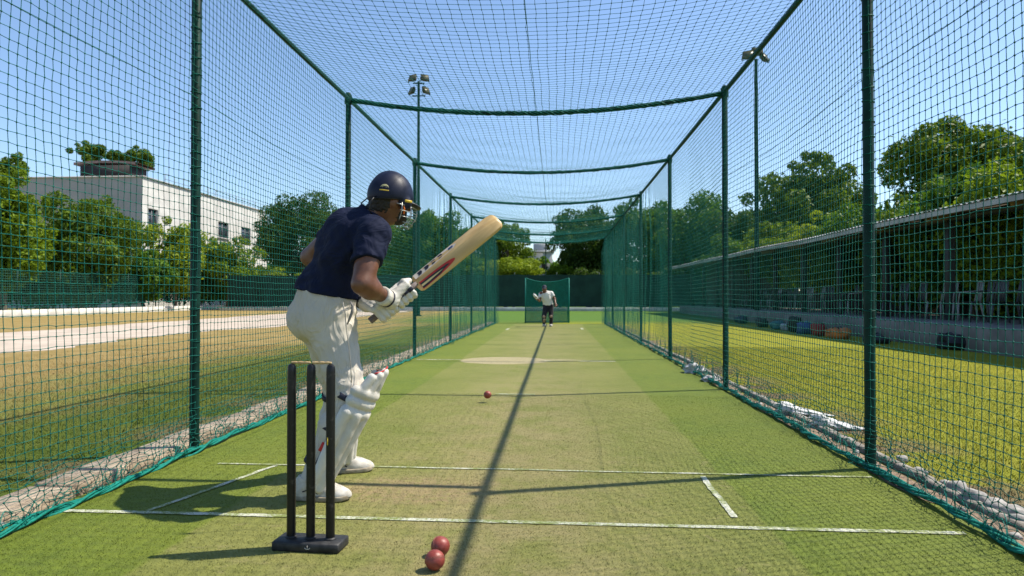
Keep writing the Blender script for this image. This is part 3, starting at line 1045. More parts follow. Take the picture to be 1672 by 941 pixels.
# ------------------------------------------------------------------ white building
MT['render'] = mat('white_render', (0.57, 0.555, 0.525), (0.47, 0.455, 0.43), .8, 0.85, 14, 0.01, 0.4)
MT['render_grey_and_shade'] = mat('grey_and_shaded_render', (0.36, 0.36, 0.36), (0.31, 0.31, 0.31), .7, 0.85)  # far block's own grey; on the white building, shade painted into its end wall
MT['coping'] = mat('grey_coping', (0.38, 0.37, 0.36), None, rough=.8)
MT['glass'] = mat('window_glass', (0.030, 0.042, 0.055), (0.055, 0.07, 0.085), 1.5, 0.08, spec=.8)
MT['frame'] = mat('grey_window_frame', (0.16, 0.17, 0.18), None, rough=.5)
MT['roofbrown'] = mat('brown_roof_sheet', (0.30, 0.20, 0.18), (0.22, 0.15, 0.135), 2, .7)
MT['dark'] = mat('dark_wall', (0.020, 0.018, 0.018), (0.035, 0.03, 0.03), 2, .8)
bx, by0, by1, bz = -36.2, 58.0, 84.0, 11.5
b = thing('white_building', 'white flat-roofed two-storey building with a dark roof shelter, behind the left trees', 'building', (bx, by0, 0))
w = MB()
wins = [(58.9, 7.2, 1.5, 1.7), (71.6, 7.4, 2.3, 1.7), (77.0, 7.4, 2.4, 1.7), (59.3, 2.0, 1.9, 2.2), (66.0, 2.0, 2.4, 2.2), (73.6, 2.0, 2.6, 2.2), (78.9, 2.0, 2.8, 2.2)]
wins = [(y, z, a, h) for y, z, a, h in wins]
# facade with real openings: a grid of panels leaving the window cells out
ys = sorted({by0, by1} | {y for y, *_ in wins} | {y + a for y, _, a, _ in wins})
zs = sorted({0, bz} | {z for _, z, _, _ in wins} | {z + h for _, z, _, h in wins})
for i in range(len(ys) - 1):
    for j in range(len(zs) - 1):
        yc, zc = (ys[i] + ys[i + 1]) / 2, (zs[j] + zs[j + 1]) / 2
        if any(y < yc < y + a and z < zc < z + h for y, z, a, h in wins):
            continue
        y0, y1, z0, z1 = ys[i], ys[i + 1], zs[j], zs[j + 1]
        w.add([[bx, y0, z0], [bx, y1, z0], [bx, y1, z1], [bx, y0, z1]], [[0, 1, 2, 3]])
for y, z, a, h in wins:      # reveals
    q = [(y, z), (y + a, z), (y + a, z + h), (y, z + h)]
    for k in range(4):
        (ya, za), (yb, zb_) = q[k], q[(k + 1) % 4]
        w.add([[bx, ya, za], [bx, yb, zb_], [bx - .25, yb, zb_], [bx - .25, ya, za]], [[0, 1, 2, 3]])
w.build('wall', MT['render'], b)
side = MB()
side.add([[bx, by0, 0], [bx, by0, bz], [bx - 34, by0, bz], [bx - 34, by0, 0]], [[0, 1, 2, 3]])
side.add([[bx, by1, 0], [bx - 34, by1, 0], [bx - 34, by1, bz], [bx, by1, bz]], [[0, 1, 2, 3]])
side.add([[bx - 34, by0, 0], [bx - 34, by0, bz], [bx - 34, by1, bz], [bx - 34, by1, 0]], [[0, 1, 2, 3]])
side.build('end_wall', MT['render_grey_and_shade'], b)  # white wall turned from the sun, its shade put into the colour
MB().box((bx - 17, (by0 + by1) / 2, bz - .35), (33.6, by1 - by0 - .3, .2)).build('roof', MT['coping'], b)
cp = MB()
cp.box((bx - .05, (by0 + by1) / 2, bz + .06), (.4, by1 - by0 + .2, .12))
cp.box((bx - 17.2, by0 + .1, bz + .058), (33.8, .4, .12))
cp.build('coping', MT['coping'], b)
for y, z, a, h in wins[:3]:
    f = MB()
    for yy in (y + .04, y + a / 2, y + a - .04):
        f.box((bx - .17, yy, z + h / 2), (.07, .08, h))
    for zz in (z + .04, z + h * .68, z + h - .04):
        f.box((bx - .172, y + a / 2, zz), (.06, a - .16, .07))
    fo = f.build('window', MT['frame'], b)
    MB().box((bx - .21, y + a / 2, z + h / 2), (.02, a, h)).build('pane', MT['glass'], fo)
    MB().box((bx + .06, y + a / 2, z - .06), (.24, a + .3, .1)).build('sill', MT['coping'], fo)
rl = MB()
for y in np.arange(by0 + 4, by1, 1.6):
    rl.tube([[bx - .3, y, bz], [bx - .3, y, bz + 1.0]], .03, 5)
for z in (.5, .98):
    rl.tube([[bx - .3, by0 + 4, bz + z], [bx - .3, by1, bz + z]], .025, 5)
rl.build('roof_railing', MT['frame'], b)
sh = MB()
sh.box((bx - 4.2, by0 + 2.4, bz + .65), (4.6, 2.6, 1.3))
sh.build('roof_shelter', MT['dark'], b)
rr = MB()
xs = np.linspace(-7.2, -1.4, 15)
Pt = np.zeros((15, 2, 3))
for k, zoff in enumerate((0,)):
    zz = bz + 1.5 + .25 * (1 - ((xs + 4.4) / 3.6) ** 2)
    top = np.stack([np.stack([bx + xs, 0 * xs + by0 + 1.2, zz], 1), np.stack([bx + xs, 0 * xs + by0 + 4.2, zz], 1)], 1)
    rr.grid(top[::-1]); rr.grid(top - np.array([0, 0, .22]))
    for e in (0, 1):
        s_ = np.stack([top[:, e], top[:, e] - np.array([0, 0, .22])], 1)
        rr.grid(s_ if e == 0 else s_[::-1])
rr.build('shelter_roof', MT['roofbrown'], b, False)
for k, (px, py, r_, d) in enumerate([(146, 257, 1.7, 66.5), (188, 258, 1.0, 66.5), (224, 264, 1.6, 67.5)]):
    tree('rooftop_tree', ['widest bushy tree growing behind the brown roof shelter', 'small middle tree behind the brown roof shelter', 'right-hand tree sprouting past the roof shelter\'s end'][k],
         px, d, py, r_, r_ * .95, 'olive', 2600, .22, 70 + k, 'trees on the building roof', .09, base=bz - .25, nb=14)

# grey block far behind the windbreak
fb = thing('grey_building', 'small grey building far off between the trees beyond the windbreak', 'building', GP(880, 118))
c = GP(880, 118)
MB().box((c[0], c[1], 4.2), (4.6, 6, 8.4), None, .05).build('wall', MT['render_grey_and_shade'], fb)
MB().box((c[0] + .3, c[1], 9.2), (2.4, 3, 1.6), None, .05).build('roof_room', MT['render_grey_and_shade'], fb)
MB().box((c[0], c[1] - .2, 8.55), (5.0, 6.5, .25)).build('roof', MT['coping'], fb)
for dx in (-1.2, 1.0):
    MB().box((c[0] + dx, c[1] - 3.0, 6.2), (.9, .12, 1.6)).build('window', MT['dark'], fb)

# ------------------------------------------------------------------ fences
MT['windbreak'] = mat('dark_green_windbreak', (0.006, 0.030, 0.022), (0.010, 0.044, 0.032), 1.5, 0.85, 9, 0.05, 0.5)
MT['meshfence'] = mat('green_fence_mesh', (0.010, 0.080, 0.058), (0.014, 0.11, 0.08), 4, 0.7)
MT['whitekerb'] = mat('white_kerb', (0.66, 0.63, 0.57), (0.50, 0.47, 0.42), 2, .85)
wb = thing('windbreak_fence', 'dark green windbreak fence across the far end behind the cage', 'fence', (0, 49, 0))
xs = np.linspace(-24, 12.5, 260)
zz = np.linspace(.30, 2.6, 8)
P = np.zeros((260, 8, 3)); P[..., 0] = xs[:, None]
P[..., 1] = 49 + .05 * np.sin(xs * 4.2)[:, None] * np.linspace(1, .4, 8)[None] + .04 * waves(xs, 0, 0, 5, 1.2)[:, None]
P[..., 2] = zz[None] + (.06 * np.abs(np.sin(xs * math.pi / 3))[:, None] * -1) * (zz[None] > 2.5)
m_ = MB().grid(P)
P2 = P.copy(); P2[..., 1] += .03
m_.grid(P2[::-1]); m_.build('windbreak_cloth', MT['windbreak'], wb, True)
for x in np.arange(-24, 12.6, 3):
    MB().tube([[x, 49.12, 0], [x, 49.12, 2.75]], .035, 7).build('fence_post', MT['post'], wb)
struct('kerb', MB().box((-6, 48.75, .12), (37, .25, .30), None, .02).mesh('kerb'), MT['whitekerb'])

mf = thing('mesh_fence', 'green mesh fence along the far side of the dry outfield, before the trees', 'fence', (-27, 45, 0))
Y = np.arange(12, 74, .13); Z = np.arange(.34, 2.35, .13)
yy, zz = np.meshgrid(Y, Z, indexing='ij')
P = np.stack([-27.0 + .03 * waves(yy, zz, 0, 3, 2), yy, zz], -1)
V, fs = strands(P, .0095)
obj('mesh_panel', np_mesh('mesh_panel', V, fs), MT['meshfence'], mf)
for y in np.arange(12, 74.5, 3):
    MB().tube([[-27.1, y, 0], [-27.1, y, 2.5]], .04, 7).build('fence_post', MT['post'], mf)
struct('kerb', MB().box((-26.8, 43, .15), (.3, 62, .40), None, .02).mesh('kerb'), MT['whitekerb'])

# rebound net behind the bowler
RN = thing('rebound_net', 'small framed green net standing behind the bowler', 'net', GP(893, 26.6))
p0, p1 = GP(858, 26.6), GP(929, 26.6)
u = unit(p1 - p0); Wd = np.linalg.norm(p1 - p0)
bk = np.array([-u[1], u[0], 0])
fm = MB()
for q, s_ in ((p0, -1), (p1, 1)):
    fm.tube([q, q + [0, 0, 1.72]], .022, 8)
    fm.tube([q + [0, 0, .02], q + bk * .9 + [0, 0, .02]], .02, 6)
    fm.tube([q + bk * .9 + [0, 0, .02], q + [0, 0, 1.2]], .016, 6)
fm.tube([p0 + [0, 0, .03], p1 + [0, 0, .03]], .02, 8)
fm.build('frame', MT['netdark'], RN, True)
n1, n2 = 46, 46
uu, vv = np.meshgrid(np.linspace(0, 1, n1), np.linspace(0, 1, n2), indexing='ij')
dip = .16 * (1 - (2 * uu - 1) ** 2)
P = p0 + u * (Wd * uu)[..., None]
P[..., 2] = .05 + vv * (1.68 - dip)
P = P + bk * (.15 * np.sin(uu * math.pi) * np.sin(vv * math.pi))[..., None]
V, fs = strands(P, .0115)
obj('mesh_panel', np_mesh('mesh_panel', V, fs), mat('bright_green_net', (0.002, 0.17, 0.12), (0.004, 0.22, 0.16), 8, .7), RN)
MB().tube(P[:, -1], .018, 6).build('top_rope', MT['netdark'], RN, True)

# thin pole behind the windbreak
pp = GP(891, 50)
t = thing('thin_pole', 'thin dark pole rising behind the windbreak near the grey far building', 'pole', pp)
MB().lathe([(.05, 0), (.05, .3), (.035, .32), (.03, 5.2), (0, 5.22)], pp, 8).build('shaft', MT['post'], t, 'auto')

# ------------------------------------------------------------------ floodlights
MT['lamp'] = mat('olive_lamp_housing', (0.045, 0.040, 0.018), (0.03, 0.026, 0.012), 3, .5)
MT['lampglass'] = mat('lamp_glass', (0.10, 0.085, 0.04), (0.05, 0.045, 0.02), 6, .35, spec=.5)


def floodlight(label, base, hgt, heads, sc=1.0):
    t = thing('floodlight', label, 'floodlight', base, 'floodlight masts')
    b = np.asarray(base)
    MB().lathe([(.18, 0), (.18, .05), (.105, .06), (.10, 1.2), (.065, hgt), (0, hgt + .02)], b, 12).build('mast', MT['post'], t, 'auto')
    arm = MB()
    for z in sorted({h[2] for h in heads}):
        xs = [h[0] for h in heads if h[2] == z]
        arm.tube([b + [min(xs), 0, hgt + z - .1], b + [max(xs), 0, hgt + z - .1]], .035, 7)
    arm.build('crossarm', MT['post'], t)
    for dx, yaw, z, tilt in heads:
        rot = np.array(Matrix.Rotation(R(yaw), 3, 'Z') @ Matrix.Rotation(R(tilt), 3, 'X'))
        c = b + np.array([dx, 0, hgt + z + .25 * sc])
        h = MB()
        w_, d_, h_ = .34 * sc, .16 * sc, .30 * sc
        # flared housing: back plate smaller than the front rim
        vs = []
        for s_, y in ((.55, d_), (.92, 0), (1.0, -d_)):
            vs += [[-w_ * s_, y, -h_ * s_], [w_ * s_, y, -h_ * s_], [w_ * s_, y, h_ * s_], [-w_ * s_, y, h_ * s_]]
        qs = [[0, 1, 2, 3]]
        for r_ in (0, 1):
            for k in range(4):
                a0, a1 = r_ * 4 + k, r_ * 4 + (k + 1) % 4
                qs.append([a0, a0 + 4, a1 + 4, a1])
        h.add(np.array(vs) @ rot.T + c, qs)
        for s_ in (-1, 1):
            h.box(c + rot @ np.array([s_ * w_ * 1.05, 0, -h_ * .5]), (.03, .06, h_ * 1.2), rot)
        ho = h.build('lamp_head', MT['lamp'], t)
        MB().box(c + rot @ np.array([0, -d_ + .02, 0]), (w_ * 1.9, .02, h_ * 1.9), rot).build('lens', MT['lampglass'], ho)


floodlight('tall floodlight mast on the left, four lamps, behind the batsman\'s head', GP(683, 36), 12.3,
           [(-.30, -25, .0, -28), (.31, 30, .0, -28), (-.33, -50, -.66, -25), (.36, 55, -.66, -25)], .62)
floodlight('floodlight mast on the right in front of the pavilion roof, lamps by the top rail', GP(1236, 27), 10.35,
           [(-.30, -30, .0, -30), (.04, 5, .12, -30), (.30, 50, -.10, -30)], .60)

# ------------------------------------------------------------------ pavilion
MT['sheet'] = mat('grey_roof_sheet', (0.42, 0.43, 0.44), (0.30, 0.31, 0.32), 2.5, .55, metal=.2)
MT['rafter'] = mat('brown_rafter', (0.17, 0.115, 0.065), (0.11, 0.075, 0.045), 6, .8)
MT['column'] = mat('dark_column', (0.012, 0.016, 0.017), (0.02, 0.024, 0.025), 4, .6)
MT['step'] = mat('grey_plinth', (0.185, 0.175, 0.17), (0.12, 0.115, 0.11), 2.2, .85, 20, .006, .5)
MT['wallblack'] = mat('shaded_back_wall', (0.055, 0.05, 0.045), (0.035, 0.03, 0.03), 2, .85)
pv = thing('pavilion', 'long open-sided pavilion with a low grey roof along the right of the lawn', 'pavilion', (8, 20, 0))
PY0, PY1, PF, PB = 5.0, 43.0, 7.55, 12.0
def ex(y): return (43.0 - y) * .035          # the eaves run slightly aslant to the plinth
MB().box(((PF + PB) / 2 + .15, (PY0 + PY1) / 2, .22), (PB - PF + .3, PY1 - PY0, .50), None, .015).build('plinth', MT['step'], pv)
# corrugated roof sheet
ny = int((PY1 - PY0 + 1.6) / .045)
Yr = np.linspace(PY0 - .8, PY1 + .8, ny)
cor = .018 * np.sin(Yr * 2 * math.pi / .18)
P = np.zeros((2, ny, 3))
lift = .02 * waves(Yr, 0, 0, 12, 9)
P[0, :, 0] = 7.20 + ex(Yr) + .03 * waves(Yr, 0, 0, 13, 6); P[1, :, 0] = 12.6
P[0, :, 2] = 2.86 + cor + lift; P[1, :, 2] = 3.55 + cor + lift
P[..., 1] = Yr
rf = MB().grid(P[::-1])
P2 = P.copy(); P2[..., 2] -= .012
rf.grid(P2)
rf.build('roof', MT['sheet'], pv, True)
fa = MB()
yf = np.linspace(PY0 - .8, PY1 + .8, 90)
lf = .02 * waves(yf, 0, 0, 12, 9)
for k in range(89):
    a = np.array([7.26 + ex(yf[k]) + .03 * waves(yf[k], 0, 0, 13, 6), yf[k], 2.76 + lf[k]]); b_ = np.array([7.26 + ex(yf[k + 1]) + .03 * waves(yf[k + 1], 0, 0, 13, 6), yf[k + 1], 2.76 + lf[k + 1]])
    d1, d2, d3 = np.array([-.04, 0, -.035]), np.array([-.04, 0, .072]), np.array([.04, 0, .072])
    fa.add([a + d1, b_ + d1, b_ + d2, a + d2], [[0, 3, 2, 1]])
    fa.add([a + [.0, 0, -.035], b_ + [.0, 0, -.035], b_ + d1, a + d1], [[0, 3, 2, 1]])
fa.build('fascia', mat('pale_fascia', (0.36, 0.37, 0.39), (0.24, 0.25, 0.26), 1.3, .5), pv)
for i, y in enumerate(np.arange(PY0, PY1 + .1, 2.8)):
    MB().box((7.95 + ex(y), y, 1.60), (.16, .16, 2.25), None, .01).build('column', MT['column'], pv)
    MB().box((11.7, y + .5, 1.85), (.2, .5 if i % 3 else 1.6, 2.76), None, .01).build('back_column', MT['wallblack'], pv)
    MB().box(((7.4 + ex(y) + 12.4) / 2, y, 3.06), (5.0 - ex(y), .09, .14), Matrix.Rotation(-math.atan2(.69, 5.4 - ex(y)), 3, 'Y')).build('rafter', MT['rafter'], pv)
for x in (9.9, 10.7, 11.5):
    MB().box((x, (PY0 + PY1) / 2, 2.93 + (x - 8.0) * .128 - .03), (.07, PY1 - PY0, .07)).build('purlin', MT['rafter'], pv)
MB().tube([[7.96 + ex(PY0), PY0, 2.76], [7.96 + ex(PY1), PY1, 2.76]], .08, 4).build('front_beam', MT['column'], pv)
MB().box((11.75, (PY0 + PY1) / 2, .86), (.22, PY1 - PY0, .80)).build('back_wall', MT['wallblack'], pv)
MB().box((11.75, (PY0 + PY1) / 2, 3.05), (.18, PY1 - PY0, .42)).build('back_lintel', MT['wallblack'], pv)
# enclosed room towards the far end
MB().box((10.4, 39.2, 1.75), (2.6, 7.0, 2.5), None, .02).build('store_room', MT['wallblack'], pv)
MB().box((9.08, 38, 1.45), (.05, .95, 1.95)).build('door', MT['rafter'], pv)

# plastic chairs in rows on the plinth
MT['chair'] = mat('grey_plastic', (0.075, 0.08, 0.085), (0.05, 0.055, 0.06), 5, .45)
MT['chairwhite'] = mat('pale_plastic', (0.26, 0.26, 0.25), (0.2, 0.2, 0.2), 5, .45)


def chair_mesh(seed):
    mb = MB()
    # dished seat, curved back with slots, arms and splayed legs
    uu, vv = np.meshgrid(np.linspace(-1, 1, 7), np.linspace(-1, 1, 7), indexing='ij')
    P = np.stack([uu * .22, vv * .21, .43 - .018 * (1 - uu ** 2) * (1 - vv ** 2)], -1)
    mb.grid(P); mb.grid(P[::-1] - np.array([0, 0, .02]))
    for k in range(7):
        x = -.18 + .06 * k
        mb.box((x, .235 + .04 * (1 - (x / .2) ** 2), .65), (.036, .016, .42), Matrix.Rotation(-.16, 3, 'X'))
    th = np.linspace(-.2, .2, 9)
    mb.tube(np.stack([th, .265 + .045 * (1 - (th / .2) ** 2), 0 * th + .86], 1), .02, 6)
    for s_ in (-1, 1):
        mb.tube([[s_ * .22, .25, .66], [s_ * .25, .05, .64], [s_ * .245, -.18, .62], [s_ * .23, -.20, .43]], .016, 6)
        mb.tube([[s_ * .20, -.19, .43], [s_ * .235, -.22, 0]], [.022, .016], 6)
        mb.tube([[s_ * .20, .20, .43], [s_ * .24, .27, 0]], [.022, .016], 6)
        mb.tube([[s_ * .20, .20, .43], [s_ * .21, .27, .86]], [.02, .016], 6)
    return mb.mesh('plastic_chair', False)


chA, chB = chair_mesh(1), chair_mesh(2)
chA.materials.append(MT['chair']); chB.materials.append(MT['chairwhite'])
g = np.random.default_rng(4)
k = 0
for y in np.arange(12.4, 33, .74):
    if abs((y - PY0) % 2.8 - 1.4) > 1.15 or (21.9 < y < 23): continue
    pale = k in (4, 5, 9, 12, 13, 17)
    o = bpy.data.objects.new('plastic_chair', chB if pale else chA)
    COL.objects.link(o)
    o.location = (8.75 + g.normal() * .10, y + g.normal() * .06, .47)
    o.rotation_euler = (0, 0, R(-90) + g.normal() * .2)
    tag(o, ('pale' if pale else 'dark grey') + ' plastic chair in the row on the pavilion plinth', 'chair', 'pale chairs on the pavilion plinth' if pale else 'grey chairs on the pavilion plinth')
    k += 1

# kit bags along the foot of the plinth
def bag(label, px, d, size, col, yaw=0.0, seed=1, zc=None):
    c = GP(px, d)
    t = thing('kit_bag', label, 'bag', c, 'kit bags at the foot of the pavilion')
    lx, ly, lz = size[0] * .95, size[1] * .8, size[2] * .78
    m = mat('bag_cloth', col, tuple(x * .6 for x in col), 6, .75, 30, .01, .6)
    n1, n2 = 22, 12
    a = np.linspace(0, 2 * math.pi, n2); s_ = np.linspace(-1, 1, n1)
    P = np.zeros((n1, n2, 3))
    prof = (1 - np.abs(s_) ** 5) ** .5 * .5 + .02
    wob = 1 + .22 * waves(s_[:, None] * 1.3, np.cos(a)[None], np.sin(a)[None], seed, 1.2)
    P[..., 0] = s_[:, None] * lx / 2
    sq = np.abs(np.cos(a)) ** 4 + np.abs(np.sin(a)) ** 4
    P[..., 1] = (prof[:, None] * np.cos(a)[None] / sq[None] ** .25) * ly * wob
    P[..., 2] = lz / 2 + (prof[:, None] * np.sin(a)[None] / sq[None] ** .25) * lz * wob
    P[..., 2] = np.maximum(P[..., 2], .0)
    rot = Matrix.Rotation(R(90) + yaw, 3, 'Z')
    P = P @ np.array(rot).T + c
    MB().grid(P).build('body', m, t, True)
    h = MB()
    for s2 in (-1, 1):
        th = np.linspace(0, math.pi, 9)
        pt = np.stack([.16 * lx * np.cos(th), 0 * th + s2 * ly * .2, lz * .97 + .05 * np.sin(th)], 1)
        h.tube(pt @ np.array(rot).T + c, .012, 5)
    h.build('handle', MT['navystrap'], t)


bag('orange kit bag lying among the dark bags', 1368, 16.6, (.85, .42, .30), (0.55, 0.17, 0.03), .2, 1)
bag('dark red kit bag standing beside the orange one', 1336, 17.6, (.5, .36, .40), (0.26, 0.02, 0.02), .0, 2)
bag('blue kit bag left of the red one', 1314, 18.6, (.6, .4, .40), (0.03, 0.07, 0.20), -.2, 3)
bag('black bag standing tall between blue and teal bags', 1297, 19.6, (.5, .4, .52), (0.015, 0.015, 0.018), .1, 4)
bag('pale grey bag in the row, left of the tall black one', 1284, 20.4, (.45, .35, .28), (0.32, 0.36, 0.40), .1, 5)
bag('teal bag in the row of kit bags', 1268, 21.2, (.6, .35, .32), (0.04, 0.16, 0.18), .2, 6)
bag('long black bag left of the teal bag', 1243, 23, (.9, .4, .36), (0.018, 0.016, 0.02), -.1, 7)
bag('navy bag at the far end of the bag row', 1210, 26, (.8, .4, .34), (0.02, 0.025, 0.06), .1, 8)
bag('big black bag on the lawn right of the near cage post', 1556, 13.1, (.75, .45, .36), (0.012, 0.012, 0.014), .1, 9)
bag('low dark bag just behind the near cage post', 1428, 15.0, (.9, .4, .22), (0.02, 0.022, 0.028), .0, 10)

# crumpled white sacks, rubble by the right net
MT['sack'] = mat('white_woven_plastic', (0.56, 0.56, 0.56), (0.38, 0.38, 0.38), 16, .55, 45, .012, .9)


def sack(label, px, d, L, Wd, Hh, yaw, seed):
    c = GP(px, d)
    n1, n2 = 40, 28
    s_ = np.linspace(0, 1, n1); a = np.linspace(0, 2 * math.pi, n2)
    w_ = Wd * np.interp(s_, [0, .06, .2, .45, .7, 1], [.55, .75, 1, .75, .40, .04])
    h_ = Hh * np.interp(s_, [0, .06, .2, .45, .7, 1], [.85, 1.0, .9, .55, .32, .06])
    P = np.zeros((n1, n2, 3))
    fold = 1 + .20 * np.sin(a * 9 + 4 * np.sin(3 * a))[None] * np.clip(1.2 - s_, .2, 1)[:, None] * .8 + .13 * waves(s_[:, None] * 3, np.cos(a)[None], np.sin(a)[None], seed, .9)
    P[..., 0] = s_[:, None] * L + .03 * np.cos(a * 5)[None] * (s_[:, None] < .05)
    P[..., 1] = w_[:, None] / 2 * np.cos(a)[None] * fold
    P[..., 2] = h_[:, None] * (.5 + .5 * np.sin(a)[None] * fold)
    P[..., 2] = np.maximum(P[..., 2], .003)
    rot = np.array(Matrix.Rotation(yaw, 3, 'Z'))
    o = MB().grid(P[::-1] @ rot.T + c)
    i0 = P[0].mean(0) @ rot.T + c
    ring = P[0, :-1] @ rot.T + c
    o.add(np.concatenate([ring, i0[None] + rot @ np.array([.03, 0, -.01])]), None, [[k, (k + 1) % (n2 - 1), n2 - 1] for k in range(n2 - 1)])
    tag(o.build('plastic_sack', MT['sack'], None, True), label, 'sack', 'sacks by the right net')


sack('crumpled white sack, farther of the pair left of the near cage post', 1268, 5.85, .46, .24, .11, R(-6), 1)
sack('crumpled white sack, nearer of the pair left of the near cage post', 1326, 5.25, .40, .21, .11, R(-8), 2)
sack('folded white sack lying far down the right net', 1128, 8.9, .5, .28, .14, R(60), 3)
sack('flattened white sack behind the second right post', 1158, 8.0, .6, .22, .08, R(70), 4)
for i, (px, d, s_) in enumerate([(1560, 3.50, (.13, .11, .10)), (1590, 3.33, (.16, .12, .10)), (1622, 3.20, (.13, .14, .09)), (1650, 3.13, (.16, .13, .08)), (1660, 3.02, (.12, .10, .07)),
                                 (1540, 3.62, (.08, .07, .06)), (1610, 3.34, (.07, .07, .05)), (1470, 4.2, (.09, .08, .05)), (1500, 3.9, (.10, .07, .05)), (1385, 4.7, (.10, .08, .06))]):
    q = GP(px, d)
    lab = ['grey rubble stone at the left end of the rubble outside the right net', 'largest pale rubble stone outside the right net', 'pale rubble stone right of the largest one', 'flat rubble stone near the right edge', 'small rubble stone at the right edge below the flat one',
           'small stone left of the rubble', 'tiny stone in front of the largest rubble', 'small stone right of the near cage post', 'flat stone between the near cage post and the rubble', 'small stone left of the near cage post'][i]
    s_ = tuple(.8 * v for v in s_)
    tag(rock('rubble_stone', (q[0], q[1], s_[2] * .4), s_, 20 + i, MT['stone']), lab, 'stone', 'rubble outside the right net')
gg = np.random.default_rng(31)
for i in range(40):
    y = 2.6 + 9 * gg.uniform() ** 1.3
    s_ = gg.uniform(.015, .045)
    x = 1.79 + gg.uniform(0, .1) if i % 2 else XL - gg.uniform(.0, .08)
    tag(rock('pebble', (x, y, .012 + s_ * .2), (s_, s_ * 1.2, s_ * .7), 300 + i, MT['stone']),
        'small pebble in the soil under the right net hem' if i % 2 else 'small pebble by the kerb under the left net hem', 'pebble', 'pebbles under the right hem' if i % 2 else 'pebbles under the left hem')

# ------------------------------------------------------------------ stumps
SB = GP(507, 2.72)
st = thing('stumps', 'black spring-base stumps with bails, standing in front of the batsman', 'stumps', SB, None, R(-4))
def loc(*p): return np.array([p[0] * math.cos(R(-4)) - p[1] * math.sin(R(-4)), p[0] * math.sin(R(-4)) + p[1] * math.cos(R(-4)), p[2]]) + SB
rz4 = np.array(Matrix.Rotation(R(-4), 3, 'Z'))
MB().box(loc(.0, .01, .030), (.272, .115, .038), rz4, .005).build('base', MT['blackbase'], st)
for x in (-.081, 0, .081):
    MB().lathe([(.0165, .046), (.0175, .055), (.0175, .705), (.0165, .722), (.013, .731), (.006, .735), (0, .7352)], loc(x, .01, 0), 24).build('stump', MT['black'], st, 'auto')
    MB().lathe([(.023, .047), (.023, .053), (.018, .057)], loc(x, .01, 0), 20).build('collar', MT['blackbase'], st, 'auto')
for s_ in (-1, 1):
    x0, x1 = sorted((s_ * .004, s_ * .083))
    xs = np.linspace(x0, x1, 30)
    rr = .0042 + .0022 * np.abs(np.sin(np.linspace(0, 3 * math.pi, 30))) * np.sin(np.linspace(0.25, math.pi - .25, 30))
    MB().tube(np.array([loc(x, .01, .7395) for x in xs]), rr, 10).build('bail', MT['tan'], st, True)
em = MB()      # small pale emblem moulded on the base front
th = np.linspace(math.pi * 1.05, math.pi * 1.95, 9)
em.tube(np.array([loc(.012 + .011 * math.cos(a), -.0485, .033 + .007 * math.sin(a)) for a in th]), .0013, 5)
em.tube(np.array([loc(.012, -.0485, .028), loc(.012, -.0485, .040)]), .0014, 5)
em.build('emblem', MT['sticker'], st)
mk = MB().box(loc(.0755, -.0072, .435), (.004, .002, .03), rz4)
mk.build('maker_mark', MT['yellow'], st)

# ------------------------------------------------------------------ balls
def ball(label, c, axis, group):
    c = np.asarray(c, float)
    t = thing('cricket_ball', label, 'ball', c, group)
    r = .0362
    n1, n2 = 40, 24
    th = np.linspace(0, 2 * math.pi, n1 + 1); ph = np.linspace(0.001, math.pi - .001, n2)
    P = np.stack([np.outer(np.cos(th), np.sin(ph)), np.outer(np.sin(th), np.sin(ph)), np.outer(np.ones(n1 + 1), np.cos(ph))], -1)
    P *= r * (1 + .006 * waves(P[..., 0], P[..., 1], P[..., 2], 3, 1.1))[..., None]
    Rm = np.array(Vector((0, 0, 1)).rotation_difference(Vector(axis)).to_matrix())
    MB().grid(P @ Rm.T + c).build('leather', MT['ball'], t, True)
    sm = MB()
    for dz in (-.0035, 0, .0035):
        q = math.sqrt(r * r - dz * dz) + .0004
        sm.tube(np.stack([q * np.cos(th), q * np.sin(th), 0 * th + dz], 1) @ Rm.T + c, .0008 if dz else .0011, 5, False)
    sm.build('seam', mat('seam_thread', (0.34, 0.13, 0.09), (0.26, 0.08, 0.06), 300, .7), t)


ball('red cricket ball in the air above the worn mat, coming down the pitch', (-.646, 6.426, .085), (.3, .5, .8), None)
bp = PX(719, 891, 2.63); bp[2] = .0362 + .013
ball('red cricket ball on the mat, farther of the touching pair', bp, (.7, -.4, .5), None)
bp2 = PX(710, 918, 2.49); bp2[2] = .0362 + .013
ball('red cricket ball on the mat, nearer of the touching pair', bp2, (-.3, .5, .8), None)

